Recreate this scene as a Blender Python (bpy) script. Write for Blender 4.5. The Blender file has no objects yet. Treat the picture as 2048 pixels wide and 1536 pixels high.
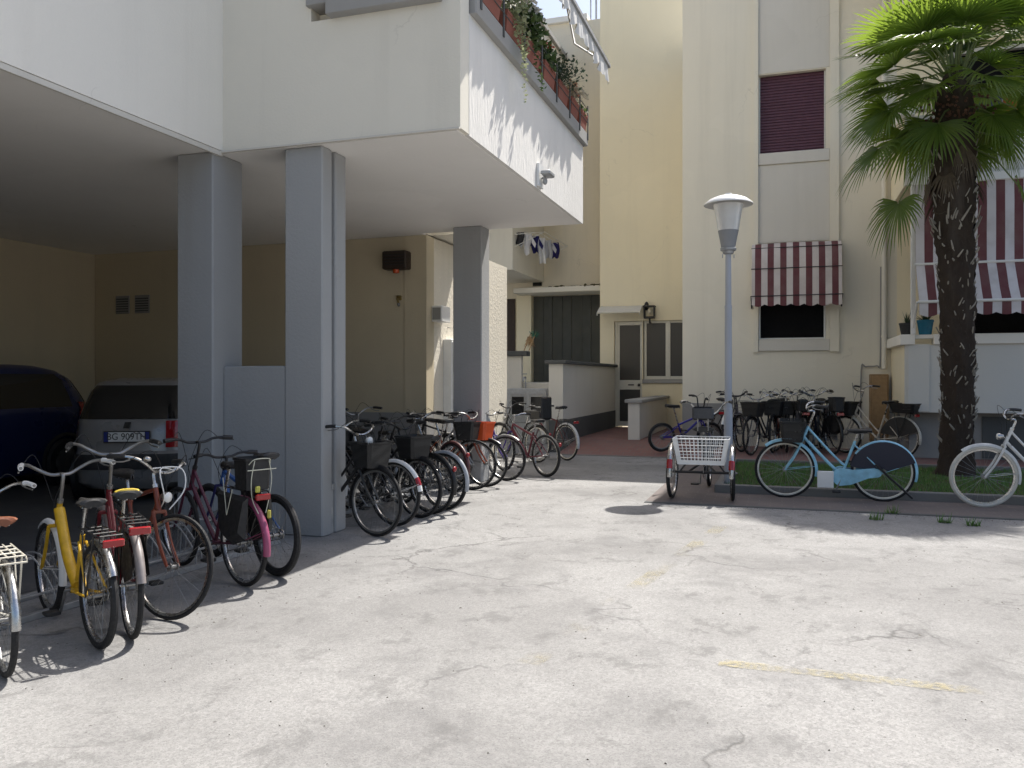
import bpy, math, random
from mathutils import Vector, Matrix
random.seed(7)
SC = bpy.context.scene
COL = SC.collection
R_ = math.radians
PI = math.pi
# ------------------------------------------------------------------ camera geometry (metres; photo is 2048 px wide)
F, CX, HY, H = 1643.0, 1024.0, 757.0, 1.42
TH = R_(18.2); SN, CN = math.sin(TH), math.cos(TH)
SUN = (0.235, 0.58, 1.0)          # towards the sun
def W(d, lat): return (-SN*d + CN*lat, CN*d + SN*lat)
def G(px, py, z=0.0):             # ground point under a pixel measured on the photo
    d = (H-z)*F/(py-HY); return W(d, (px-CX)/F*d)
def XY(px, Y):                    # x of a point at depth plane Y
    r = (px-CX)/F; return Y*(-SN+CN*r)/(CN+SN*r)
def ZY(px, py, Y):
    r = (px-CX)/F; return H + (HY-py)/F*Y/(CN+SN*r)
# ------------------------------------------------------------------ mesh builder
class MB:
    def __init__(s): s.v=[]; s.f=[]; s.mi=[]; s.cur=0
    def add(s, vs, fs):
        o=len(s.v); s.v += [tuple(p) for p in vs]
        for f in fs: s.f.append(tuple(i+o for i in f)); s.mi.append(s.cur)
    def box(s, x0,x1,y0,y1,z0,z1):
        s.add([(x0,y0,z0),(x1,y0,z0),(x1,y1,z0),(x0,y1,z0),(x0,y0,z1),(x1,y0,z1),(x1,y1,z1),(x0,y1,z1)],
              [(3,2,1,0),(4,5,6,7),(0,1,5,4),(1,2,6,5),(2,3,7,6),(3,0,4,7)])
    def bbox(s, x0,x1,y0,y1,z0,z1,b=0.01):     # box with chamfered edges
        def ring(z, i): return [(x0+i,y0,z),(x1-i,y0,z),(x1,y0+i,z),(x1,y1-i,z),(x1-i,y1,z),(x0+i,y1,z),(x0,y1-i,z),(x0,y0+i,z)]
        def ring2(z): j=b; return [(x0+2*j,y0+j,z),(x1-2*j,y0+j,z),(x1-j,y0+2*j,z),(x1-j,y1-2*j,z),(x1-2*j,y1-j,z),(x0+2*j,y1-j,z),(x0+j,y1-2*j,z),(x0+j,y0+2*j,z)]
        vs=ring2(z0)+ring(z0+b,b)+ring(z1-b,b)+ring2(z1)
        fs=[tuple(range(7,-1,-1)), tuple(range(24,32))]
        for r in range(3):
            for k in range(8): fs.append((r*8+k, r*8+(k+1)%8, r*8+8+(k+1)%8, r*8+8+k))
        s.add(vs,fs)
    def quad(s,a,b,c,d): s.add([a,b,c,d],[(0,1,2,3)])
    def tube(s, pts, r, n=8, caps=True, closed=False):
        pts=[Vector(p) for p in pts]
        rs = r if isinstance(r,(list,tuple)) else [r]*len(pts)
        m=len(pts); vs=[]; up=None
        for i,p in enumerate(pts):
            if closed: t=(pts[(i+1)%m]-pts[i-1])
            else: t=(pts[min(i+1,m-1)]-pts[max(i-1,0)])
            if t.length<1e-9: t=Vector((0,0,1))
            t.normalize()
            if up is None:
                a=Vector((0,0,1)) if abs(t.z)<.9 else Vector((0,1,0))
                up=(a-t*a.dot(t)).normalized()
            else:
                up=up-t*up.dot(t)
                if up.length<1e-6:
                    a=Vector((0,0,1)) if abs(t.z)<.9 else Vector((0,1,0)); up=a-t*a.dot(t)
                up.normalize()
            q=t.cross(up)
            for k in range(n):
                a=2*PI*k/n; vs.append(p+(up*math.cos(a)+q*math.sin(a))*rs[i])
        fs=[]
        for i in range(m if closed else m-1):
            j=(i+1)%m
            for k in range(n): fs.append((i*n+k,i*n+(k+1)%n,j*n+(k+1)%n,j*n+k))
        if caps and not closed:
            fs.append(tuple(range(n-1,-1,-1))); fs.append(tuple(range((m-1)*n,m*n)))
        s.add(vs,fs)
    def lathe(s, prof, c=(0,0,0), axis='z', n=24, close=False):   # prof: (r, h)
        vs=[]; m=len(prof)
        for (r,h) in prof:
            for k in range(n):
                a=2*PI*k/n; x,y=r*math.cos(a),r*math.sin(a)
                p={'z':(x,y,h),'y':(x,h,y),'x':(h,x,y)}[axis]
                vs.append((p[0]+c[0],p[1]+c[1],p[2]+c[2]))
        fs=[]
        for i in range(m if close else m-1):
            j=(i+1)%m
            for k in range(n): fs.append((i*n+k,i*n+(k+1)%n,j*n+(k+1)%n,j*n+k))
        s.add(vs,fs)
    def grid(s, P, nu, nv, closed_u=False):   # P(i,j)
        vs=[P(i,j) for i in range(nu) for j in range(nv)]; fs=[]
        for i in range(nu if closed_u else nu-1):
            ii=(i+1)%nu
            for j in range(nv-1): fs.append((i*nv+j,ii*nv+j,ii*nv+j+1,i*nv+j+1))
        s.add(vs,fs)
    def ell(s, c, r, n=12, m=8):
        s.lathe([(max(1e-4,math.sin(PI*i/m)), -math.cos(PI*i/m)) for i in range(m+1)], n=n)
        k=n*(m+1)
        for i in range(len(s.v)-k,len(s.v)):
            x,y,z=s.v[i]; s.v[i]=(x*r[0]+c[0],y*r[1]+c[1],z*r[2]+c[2])
    def xf(s, M): s.v=[tuple(M@Vector(p)) for p in s.v]; return s
    def build(s, name, mat, parent=None, smooth=True, angle=40, loc=None):
        me=bpy.data.meshes.new(name); me.from_pydata(s.v,[],s.f)
        mats = mat if isinstance(mat,(list,tuple)) else [mat]
        for m in mats: me.materials.append(m)
        if len(mats)>1: me.polygons.foreach_set('material_index', s.mi)
        me.validate()
        import bmesh
        bm=bmesh.new(); bm.from_mesh(me); bmesh.ops.recalc_face_normals(bm, faces=bm.faces); bm.to_mesh(me); bm.free()
        if smooth:
            me.polygons.foreach_set('use_smooth',[True]*len(me.polygons))
            try: me.set_sharp_from_angle(angle=R_(angle))
            except Exception: pass
        me.update()
        o=bpy.data.objects.new(name, me); COL.objects.link(o)
        if parent: o.parent=parent
        if loc: o.location=loc
        return o
def tag(o,label=None,cat=None,group=None,kind=None):
    if label: o['label']=label
    if cat: o['category']=cat
    if group: o['group']=group
    if kind: o['kind']=kind
    return o
def thing(name,label,cat,loc=(0,0,0),rz=0,group=None):
    o=bpy.data.objects.new(name,None); COL.objects.link(o); o.location=loc; o.rotation_euler=(0,0,rz)
    o.empty_display_size=.1
    return tag(o,label,cat,group)
def copy_tree(o,parent=None):
    c=o.copy(); COL.objects.link(c)
    if parent: c.parent=parent
    for ch in list(o.children): copy_tree(ch,c)
    return c
def smooth_path(pts, sub=6):
    P=[Vector(p) for p in pts]; out=[]
    for i in range(len(P)-1):
        p0=P[max(i-1,0)];p1=P[i];p2=P[i+1];p3=P[min(i+2,len(P)-1)]
        for k in range(sub):
            t=k/sub
            out.append(.5*((2*p1)+(p2-p0)*t+(2*p0-5*p1+4*p2-p3)*t*t+(3*p1-p0-3*p2+p3)*t**3))
    out.append(P[-1]); return out
# ------------------------------------------------------------------ materials
def newmat(name):
    m=bpy.data.materials.new(name); m.use_nodes=True
    nt=m.node_tree; b=nt.nodes['Principled BSDF']; return m,nt,b
def nd(nt,t,**k):
    n=nt.nodes.new(t)
    for a,v in k.items():
        if a.startswith('i_'): n.inputs[a[2:].replace('_',' ')].default_value=v
        else: setattr(n,a,v)
    return n
def c4(c): return (c[0],c[1],c[2],1)
def mixc(nt,fac,a,b,blend='MIX'):
    n=nt.nodes.new('ShaderNodeMix'); n.data_type='RGBA'; n.blend_type=blend
    for s,v in ((0,fac),(6,a),(7,b)):
        if hasattr(v,'is_linked') or isinstance(v,bpy.types.NodeSocket): nt.links.new(v,n.inputs[s])
        else: n.inputs[s].default_value = v if s==0 else c4(v)
    return n.outputs[2]
def ramp(nt,src,p0,p1,c0=0.,c1=1.):
    n=nt.nodes.new('ShaderNodeMapRange'); n.inputs[1].default_value=p0; n.inputs[2].default_value=p1
    n.inputs[3].default_value=c0; n.inputs[4].default_value=c1
    nt.links.new(src,n.inputs[0]); return n.outputs[0]
def noise(nt,scale,detail=4,rough=.55,vec=None,dist=0):
    n=nt.nodes.new('ShaderNodeTexNoise'); n.inputs['Scale'].default_value=scale; n.inputs['Detail'].default_value=detail
    n.inputs['Roughness'].default_value=rough; n.inputs['Distortion'].default_value=dist
    if vec is not None: nt.links.new(vec,n.inputs['Vector'])
    return n.outputs[0]
def wpos(nt,scale=None):
    g=nt.nodes.new('ShaderNodeNewGeometry')
    if scale is None: return g.outputs['Position']
    m=nt.nodes.new('ShaderNodeMapping'); m.inputs['Scale'].default_value=scale
    nt.links.new(g.outputs['Position'],m.inputs['Vector']); return m.outputs[0]
def bump(nt,b,h,strength=.3,dist=.01):
    n=nt.nodes.new('ShaderNodeBump'); n.inputs['Strength'].default_value=strength; n.inputs['Distance'].default_value=dist
    nt.links.new(h,n.inputs['Height']); nt.links.new(n.outputs[0],b.inputs['Normal'])
def paint(name,col,rough=.4,metal=0.,var=.25,scale=14,coat=0.,spec=.5):
    m,nt,b=newmat(name)
    tc=nt.nodes.new('ShaderNodeTexCoord')
    f=ramp(nt,noise(nt,scale,5,.6,tc.outputs['Object']),.35,.75)
    dark=tuple(c*(1-var) for c in col)
    nt.links.new(mixc(nt,f,col,dark),b.inputs['Base Color'])
    nt.links.new(ramp(nt,noise(nt,scale*2.3,3,.5,tc.outputs['Object']),.3,.7,max(.05,rough-.08),min(1,rough+.15)),b.inputs['Roughness'])
    b.inputs['Metallic'].default_value=metal
    b.inputs['Coat Weight'].default_value=coat
    b.inputs['Specular IOR Level'].default_value=spec
    return m
def wd_(nt,p,amt):
    n=nt.nodes.new('ShaderNodeTexNoise'); n.inputs['Scale'].default_value=2.2; n.inputs['Detail'].default_value=5; nt.links.new(p,n.inputs['Vector'])
    s=nt.nodes.new('ShaderNodeVectorMath'); s.operation='SCALE'; s.inputs['Scale'].default_value=amt; nt.links.new(n.outputs['Color'],s.inputs[0])
    s2=nt.nodes.new('ShaderNodeVectorMath'); s2.operation='ADD'; nt.links.new(s.outputs[0],s2.inputs[0]); nt.links.new(p,s2.inputs[1]); return s2.outputs[0]
def plaster(name,col,var=.1,streak=.12,bmp=.25,fine=45,stretch=None,dirt=(.25,.23,.19)):
    m,nt,b=newmat(name)
    p=wpos(nt)
    f1=ramp(nt,noise(nt,.55,5,.6,p),.3,.75)
    c=mixc(nt,f1,col,tuple(x*(1-var) for x in col))
    st=ramp(nt,noise(nt,1.0,6,.6,wpos(nt,(3.2,3.2,.16))),.52,.8,0,streak)
    c=mixc(nt,st,c,dirt)
    sp=ramp(nt,noise(nt,7,5,.7,p),.66,.8,0,streak*.9)
    c=mixc(nt,sp,c,dirt)
    pv=nt.nodes.new('ShaderNodeTexVoronoi'); pv.inputs['Scale'].default_value=.45; nt.links.new(wd_(nt,p,.5),pv.inputs['Vector'])
    pr=nt.nodes.new('ShaderNodeSeparateColor'); nt.links.new(pv.outputs['Color'],pr.inputs[0])
    c=mixc(nt,ramp(nt,pr.outputs[0],.2,.9,0,.10),c,tuple(x*.72 for x in col))
    cv=nt.nodes.new('ShaderNodeTexVoronoi'); cv.feature='DISTANCE_TO_EDGE'; cv.inputs['Scale'].default_value=.33; nt.links.new(wd_(nt,p,.7),cv.inputs['Vector'])
    k1=nt.nodes.new('ShaderNodeMath'); k1.operation='MULTIPLY'; nt.links.new(ramp(nt,cv.outputs['Distance'],.003,.0006,0,.16),k1.inputs[0]); nt.links.new(ramp(nt,noise(nt,.8,2,.5,p),.55,.62),k1.inputs[1])
    c=mixc(nt,k1.outputs[0],c,dirt)
    nt.links.new(c,b.inputs['Base Color'])
    b.inputs['Roughness'].default_value=.88; b.inputs['Specular IOR Level'].default_value=.25
    h=noise(nt,fine,4,.65,wpos(nt,stretch) if stretch else p)
    bump(nt,b,h,bmp,.012)
    return m
MT={}
MT['cream']=plaster('cream_plaster',(.78,.745,.65),.07,.13)
MT['offwhite']=plaster('offwhite_plaster',(.81,.79,.745),.06,.10,.9,30,(1,1,.22))
MT['white_wall']=plaster('white_render',(.86,.83,.755),.05,.08)
MT['soffit']=plaster('soffit_paint',(.89,.87,.83),.05,.04,.12,30)
MT['yellow']=plaster('yellow_plaster',(.86,.775,.57),.07,.10)
MT['yellow2']=plaster('yellow_pale_plaster',(.80,.73,.585),.07,.14)
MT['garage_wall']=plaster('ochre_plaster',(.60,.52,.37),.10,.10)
MT['palewall']=plaster('pale_facade',(.79,.745,.625),.06,.15)
MT['roughlit']=plaster('rough_plaster',(.78,.725,.61),.08,.12,1.0,22)
MT['greycol']=plaster('grey_pillar_paint',(.365,.37,.37),.10,.24,.35,34)
MT['greydado']=plaster('grey_dado',(.30,.295,.285),.08,.15)
MT['greywall']=plaster('grey_facade',(.66,.635,.575),.06,.12)
MT['balcony_grey']=plaster('balcony_grey_render',(.66,.65,.61),.06,.10)
MT['stone']=plaster('grey_stone',(.36,.355,.34),.15,.2,.3,25)
MT['darkstone']=plaster('dark_stone',(.11,.115,.115),.35,.1,.3,9)
MT['chrome']=paint('chrome',(.55,.55,.545),.24,1.,.3)
MT['steel']=paint('dull_steel',(.33,.33,.325),.4,.9,.3)
MT['alu']=paint('aluminium_frame',(.62,.60,.53),.4,.3,.08)
MT['galv']=paint('galvanised',(.42,.43,.44),.5,.6,.25)
MT['black']=paint('black_paint',(.012,.012,.013),.35,0,.2)
MT['rubber']=paint('rubber',(.014,.014,.015),.75,0,.3,30)
MT['plastic']=paint('black_plastic',(.02,.02,.021),.5,0,.3)
MT['saddle']=paint('saddle_vinyl',(.022,.021,.02),.45,0,.3)
MT['brown_saddle']=paint('brown_leather',(.22,.075,.035),.4,0,.25)
MT['white_tyre']=paint('cream_tyre',(.58,.56,.50),.6,0,.2)
MT['white_paint']=paint('white_paint',(.78,.78,.76),.35,0,.08,8,.3)
MT['red_lens']=paint('red_lens',(.30,.005,.010),.12,0,.1,8,.6)
MT['clear_lens']=paint('clear_lens',(.75,.75,.72),.1,0,.1,8,.8)
MT['wood']=paint('bare_wood',(.42,.26,.12),.6,0,.3)
def glass_dark(name,col=(.015,.015,.015),rough=.06):
    m,nt,b=newmat(name); b.inputs['Base Color'].default_value=c4(col); b.inputs['Roughness'].default_value=rough
    b.inputs['Specular IOR Level'].default_value=.6
    return m
MT['glass']=glass_dark('window_glass')
MT['frosted']=glass_dark('frosted_glass',(.035,.032,.028),.35)
MT['screen']=paint('insect_screen',(.008,.008,.009),.7,0,.2,8,0,.1)
SUN_E, SKY_E, EXPO = 4.8, 0.12, 0.72
# ------------------------------------------------------------------ ground
def asphalt_mat():
    m,nt,b=newmat('worn_asphalt'); p=wpos(nt)
    big=noise(nt,.35,6,.62,p,.4)
    c=mixc(nt,ramp(nt,big,.43,.57),(.25,.247,.241),(.33,.327,.319))
    mid=noise(nt,1.15,9,.74,p,.3)
    c=mixc(nt,ramp(nt,mid,.50,.64,0,.5),c,(.145,.143,.143))
    mid2=noise(nt,3.1,9,.78,wpos(nt,(1.1,.9,1)),.25)
    c=mixc(nt,ramp(nt,mid2,.535,.62,0,.55),c,(.12,.118,.115))
    pale=noise(nt,.9,6,.6,wpos(nt,(.9,1.2,1)),.5)
    c=mixc(nt,ramp(nt,pale,.55,.75,0,.5),c,(.37,.367,.36))
    st=nt.nodes.new('ShaderNodeTexVoronoi'); st.inputs['Scale'].default_value=78; nt.links.new(p,st.inputs['Vector'])
    c=mixc(nt,ramp(nt,st.outputs['Color'],.1,.9,0,.55),c,(.165,.164,.162),'MIX')
    gr=noise(nt,120,3,.7,p)
    c=mixc(nt,ramp(nt,gr,.52,.68,0,.6),c,(.10,.10,.10))
    sp=nt.nodes.new('ShaderNodeTexVoronoi'); sp.inputs['Scale'].default_value=5.5; nt.links.new(p,sp.inputs['Vector'])
    c=mixc(nt,ramp(nt,sp.outputs['Distance'],.05,.035,0,.6),c,(.07,.065,.06))
    # cracks: distorted cell borders, broken up by a mask
    dn=nt.nodes.new('ShaderNodeTexNoise'); dn.inputs['Scale'].default_value=2.3; dn.inputs['Detail'].default_value=6; nt.links.new(p,dn.inputs['Vector'])
    ad=nt.nodes.new('ShaderNodeVectorMath'); ad.operation='SCALE'; ad.inputs['Scale'].default_value=.9; nt.links.new(dn.outputs['Color'],ad.inputs[0])
    s2=nt.nodes.new('ShaderNodeVectorMath'); s2.operation='ADD'; nt.links.new(ad.outputs[0],s2.inputs[0]); nt.links.new(p,s2.inputs[1])
    v=nt.nodes.new('ShaderNodeTexVoronoi'); v.feature='DISTANCE_TO_EDGE'; v.inputs['Scale'].default_value=.62; nt.links.new(s2.outputs[0],v.inputs['Vector'])
    cr=ramp(nt,v.outputs['Distance'],.016,.001)
    mk=ramp(nt,noise(nt,.7,3,.5,wpos(nt,(1,.8,1))),.48,.60)
    mu=nt.nodes.new('ShaderNodeMath'); mu.operation='MULTIPLY'; nt.links.new(cr,mu.inputs[0]); nt.links.new(mk,mu.inputs[1])
    mu2=nt.nodes.new('ShaderNodeMath'); mu2.operation='MULTIPLY'; mu2.inputs[1].default_value=.65; nt.links.new(mu.outputs[0],mu2.inputs[0])
    c=mixc(nt,mu2.outputs[0],c,(.08,.078,.075))
    nt.links.new(c,b.inputs['Base Color'])
    b.inputs['Roughness'].default_value=.9; b.inputs['Specular IOR Level'].default_value=.2
    hh=nt.nodes.new('ShaderNodeMath'); hh.operation='SUBTRACT'; nt.links.new(noise(nt,120,4,.7,p),hh.inputs[0]); nt.links.new(mu.outputs[0],hh.inputs[1])
    bump(nt,b,hh.outputs[0],.5,.008)
    return m
def tile_mat(name,c1,c2,w=.3,h=.3,grout=(.16,.14,.13)):
    m,nt,b=newmat(name); p=wpos(nt)
    br=nt.nodes.new('ShaderNodeTexBrick'); br.inputs['Scale'].default_value=1; br.inputs['Brick Width'].default_value=w; br.inputs['Row Height'].default_value=h
    br.inputs['Mortar Size'].default_value=.006; br.inputs['Color1'].default_value=c4(c1); br.inputs['Color2'].default_value=c4(c2); br.inputs['Mortar'].default_value=c4(grout)
    br.offset=.5
    nt.links.new(p,br.inputs['Vector'])
    f=ramp(nt,noise(nt,1.4,6,.65,p),.4,.75,0,.5)
    nt.links.new(mixc(nt,f,br.outputs['Color'],(.15,.125,.115)),b.inputs['Base Color'])
    b.inputs['Roughness'].default_value=.8
    bump(nt,b,noise(nt,60,3,.6,p),.25,.006)
    return m
ASPH=asphalt_mat()
m=MB(); m.quad((-150,-150,0),(150,-150,0),(150,150,0),(-150,150,0))
tag(m.build('ground',ASPH,smooth=False),kind='structure')
RED=tile_mat('red_clay_pavers',(.115,.098,.094),(.135,.112,.105),.25,.125)
REDF=tile_mat('red_gres_tiles',(.20,.095,.085),(.225,.11,.095),.2,.2)
m=MB(); m.quad((-1.5,9.48,.006),(12,9.48,.006),(12,10.47,.006),(-1.5,10.47,.006)); m.quad((-1.5,10.47,.006),(-.80,10.47,.006),(-.80,13.9,.006),(-1.5,13.9,.006))
tag(m.build('path',RED,smooth=False),kind='structure')
m=MB(); m.box(-1.5,9,13.9,16.72,-.05,.10)
tag(m.build('pavement',REDF,smooth=False),kind='structure')
m=MB()   # entrance ramp and landing
m.add([(-4.0,14.9,.006),(-1.5,14.9,.006),(-1.5,16.4,.2),(-4.0,16.4,.2),(-4.0,20.52,.2),(-1.5,20.52,.2),(-4.0,14.9,-.1),(-1.5,14.9,-.1),(-1.5,20.52,-.1),(-4,20.52,-.1)],
      [(0,1,2,3),(3,2,5,4),(0,6,7,1),(1,7,8,5,2),(0,3,4,9,6)])
tag(m.build('entrance_path',REDF,smooth=False),kind='structure')
KERB=plaster('concrete_kerb',(.20,.195,.185),.2,.25,.4,40)
m=MB(); m.bbox(-.80,12,10.47,10.59,-.05,.105,.008); m.bbox(-.80,-.70,10.59,13.9,-.05,.105,.008); m.bbox(-4.0,-1.52,14.80,14.90,-.05,.012,.003); m.bbox(-.70,9,13.80,13.9,-.05,.112,.005)
tag(m.build('kerb',KERB,angle=30),kind='structure')
# gutter seam of the paving towards the yard
m=MB(); m.bbox(-1.5,12,9.40,9.48,-.02,.008,.002)
tag(m.build('gutter_strip',MT['darkstone'],angle=30),kind='structure')
SOIL=plaster('soil',(.07,.055,.035),.3,.2,.8,20)
def grass_mat():
    m,nt,b=newmat('grass_blades'); oi=nt.nodes.new('ShaderNodeNewGeometry')
    c=mixc(nt,oi.outputs['Random Per Island'],(.07,.18,.03),(.13,.25,.05))
    c=mixc(nt,ramp(nt,noise(nt,2.2,3,.6,wpos(nt)),.5,.7,0,.5),c,(.17,.16,.06))
    nt.links.new(c,b.inputs['Base Color']); b.inputs['Roughness'].default_value=.6
    return m
CPF=plaster('shade_darkened_floor',(.10,.10,.10),.3,.25,.4,50)
m=MB(); m.quad((-10.99,1.91,.004),(-4.75,1.91,.004),(-4.75,10.92,.004),(-10.99,10.92,.004)); tag(m.build('shade_darkened_floor',CPF,smooth=False),kind='structure')  # dark sheet added over the asphalt to deepen the shade under the building
GR=grass_mat()
m=MB(); m.box(-.70,12,10.59,13.8,-.05,.06); tag(m.build('lawn_soil',SOIL,smooth=False),kind='structure')
m=MB(); rg=random.Random(3)
for i in range(26000):
    x=rg.uniform(-.69,5.2); y=rg.uniform(10.60,13.78)
    if (x-2.3)**2+(y-12.9)**2<.10 or rg.random()<.35*max(0,1-abs(x-3.2)/1.2): continue
    h=rg.uniform(.03,.075); a=rg.uniform(0,2*PI); w=rg.uniform(.003,.006); l=rg.uniform(0,.04); b_=rg.uniform(0,2*PI)
    dx,dy=math.cos(a)*w,math.sin(a)*w
    m.add([(x-dx,y-dy,.055),(x+dx,y+dy,.055),(x+math.cos(b_)*l,y+math.sin(b_)*l,.055+h)],[(0,1,2)])
tag(m.build('grass',GR,smooth=False),kind='stuff')
m=MB(); rg=random.Random(77)     # grit and dry leaf bits
for i in range(1500):
    if i<700: x,y=rg.uniform(-1.5,6),9.40-abs(rg.gauss(0,.12))
    elif i<950: x,y=-3.6+rg.gauss(0,.5),rg.uniform(3,10)
    else: x,y=rg.uniform(-4,5),rg.uniform(1.8,9.3)
    s=rg.uniform(.003,.011)*(1 if y>4 else .6); a=rg.uniform(0,2*PI); h=rg.uniform(.002,.006)
    P=[(x+s*math.cos(a+k*2.1)*rg.uniform(.6,1.3),y+s*math.sin(a+k*2.1)*rg.uniform(.6,1.3),.001) for k in range(3)]
    m.add(P+[(x,y,h)],[(0,1,3),(1,2,3),(2,0,3)])
tag(m.build('debris',plaster('grit',(.13,.115,.095),.4,.2),smooth=False),kind='stuff')
# faded yellow parking lines
def line_mat(p0,p1,amt):
    m,nt,b=newmat('faded_yellow_paint'); p=wpos(nt)
    b.inputs['Base Color'].default_value=(.40,.355,.215,1); b.inputs['Roughness'].default_value=.85
    t=nt.nodes.new('ShaderNodeBsdfTransparent'); mx=nt.nodes.new('ShaderNodeMixShader')
    f1=ramp(nt,noise(nt,1.7,3,.5,p),p0,p1,0,amt); f2=ramp(nt,noise(nt,26,5,.7,p),.40,.56)
    mu=nt.nodes.new('ShaderNodeMath'); mu.operation='MULTIPLY'; nt.links.new(f1,mu.inputs[0]); nt.links.new(f2,mu.inputs[1])
    nt.links.new(mu.outputs[0],mx.inputs[0]); nt.links.new(t.outputs[0],mx.inputs[1]); nt.links.new(b.outputs[0],mx.inputs[2])
    nt.links.new(mx.outputs[0],nt.nodes['Material Output'].inputs['Surface'])
    return m
LINE=line_mat(.52,.70,.45); LINE2=line_mat(.40,.56,.6)
def strip(mb,a,b,w,z=.004):
    a=Vector((*a,z)); b=Vector((*b,z)); d=(b-a).normalized(); n=Vector((-d.y,d.x,0))*w/2
    mb.quad(a-n,b-n,b+n,a+n)
m=MB(); strip(m,(-.30,4.22),(4.5,4.16),.10); tag(m.build('road_marking',LINE2,smooth=False),kind='structure')
m=MB(); strip(m,(-.37,9.3),(-1.2,3.9),.13); strip(m,(2.1,9.2),(1.8,4.3),.12)
tag(m.build('road_marking',LINE,smooth=False),kind='structure')

# ------------------------------------------------------------------ wall helpers
def holes_wall(mb,u0,u1,z0,z1,holes,P,depth):
    """front sheet with openings plus reveals; P(u,z,t) maps to world, t = depth into the wall"""
    us=sorted({u0,u1}|{h[0] for h in holes}|{h[1] for h in holes}); zs=sorted({z0,z1}|{h[2] for h in holes}|{h[3] for h in holes})
    for a,b in zip(us,us[1:]):
        for c,d in zip(zs,zs[1:]):
            um,zm=(a+b)/2,(c+d)/2
            if any(h[0]<um<h[1] and h[2]<zm<h[3] for h in holes): continue
            mb.quad(P(a,c,0),P(b,c,0),P(b,d,0),P(a,d,0))
    for (a,b,c,d) in holes:
        mb.quad(P(a,c,0),P(a,c,depth),P(a,d,depth),P(a,d,0)); mb.quad(P(b,c,0),P(b,d,0),P(b,d,depth),P(b,c,depth))
        mb.quad(P(a,d,0),P(a,d,depth),P(b,d,depth),P(b,d,0)); mb.quad(P(a,c,0),P(b,c,0),P(b,c,depth),P(a,c,depth))

# ================================================================== LEFT BUILDING over pilotis
LB=thing('apartment_building','pale cream apartment block raised on grey pillars over a shaded car park','building',(-4.9,6.4,0))
def lp(mb,name,mat,label=None,**k):
    o=mb.build(name,mat,LB,**k); o.location=(4.9,-6.4,0)
    if label: o['label']=label
    return o
ZS=3.51
m=MB(); m.box(-12,-4.93,-6,6.40,ZS+.02,12); lp(m,'setback_wall',MT['white_wall'],smooth=False)
m=MB(); m.box(-12,-4.95,-6,6.42,ZS-.004,ZS+.02); m.box(-12.0,-4.93,6.42,10.97,ZS-.004,ZS+.02)
m.box(-4.93,-2.60,6.42,10.83,ZS-.004,ZS+.02); lp(m,'soffit',MT['soffit'],smooth=False)
m=MB(); m.box(-4.957,-4.93,-6,6.40,ZS-.03,ZS+.012); m.box(-4.93,-2.56,6.37,6.40,ZS-.004,ZS+.012); lp(m,'drip_edge',MT['greywall'],smooth=False)
m=MB(); m.box(-12.0,-4.93,6.42,11.3,ZS+.02,12); lp(m,'inner_block',MT['cream'],smooth=False)
# bay: balcony with parapet, pier and the storeys above
m=MB()
m.box(-4.93,-3.99,6.40,6.55,ZS+.012,6.75); m.box(-3.99,-2.74,6.40,6.55,ZS+.012,4.60); m.box(-2.74,-2.56,6.40,6.60,ZS+.012,6.75)
m.box(-4.93,-2.66,6.55,10.73,ZS+.022,3.72)
lp(m,'bay_front',MT['cream'],smooth=False)
m=MB(); m.box(-2.68,-2.557,6.60,10.85,ZS+.0,4.56); m.box(-4.93,-2.68,10.73,10.85,ZS+.012,4.56)
lp(m,'balcony_parapet',MT['offwhite'],smooth=False)
m=MB(); m.bbox(-2.70,-2.50,6.62,10.90,4.56,4.74,.012); lp(m,'parapet_cap',MT['stone'])
m=MB(); m.bbox(-3.80,-2.72,6.31,6.56,4.60,4.84,.012); m.bbox(-4.02,-3.80,6.35,6.56,4.72,4.84,.01); lp(m,'window_sill',MT['stone'])
m=MB(); m.box(-4.93,-2.56,6.40,10.85,6.75,12); lp(m,'upper_storey',MT['cream'],smooth=False)
m=MB(); m.box(-4.93,-4.2,6.6,10.8,3.72,6.75); lp(m,'balcony_back_wall',MT['yellow2'],smooth=False)
# pillars
def pillar(x0,x1,y0,y1,joint=None):
    m=MB()
    if joint: m.bbox(x0,x1,y0,joint-.03,0,ZS-.005,.012); m.bbox(x0,x1,joint+.03,y1,0,ZS-.005,.012); m.box(x0+.05,x1-.06,joint-.03,joint+.03,0,ZS-.01)
    else: m.bbox(x0,x1,y0,y1,0,ZS-.005,.012)
    return lp(m,'pillar',MT['greycol'],smooth=False)
pillar(-5.36,-4.96,6.30,6.74); pillar(-4.29,-3.90,6.44,6.86,6.64); pillar(-4.31,-3.89,10.50,10.82); pillar(-10.9,-10.5,6.4,6.8)
m=MB(); m.bbox(-4.96,-4.29,6.45,6.62,0,1.535,.01); lp(m,'pillar_parapet',MT['greycol'],smooth=False)
m=MB(); m.tube([(-3.93,6.64,0),(-3.93,6.64,.42)],.022,8); m.bbox(-3.945,-3.90,6.615,6.665,.40,.46,.005); lp(m,'drain_pipe',MT['galv'])
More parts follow.
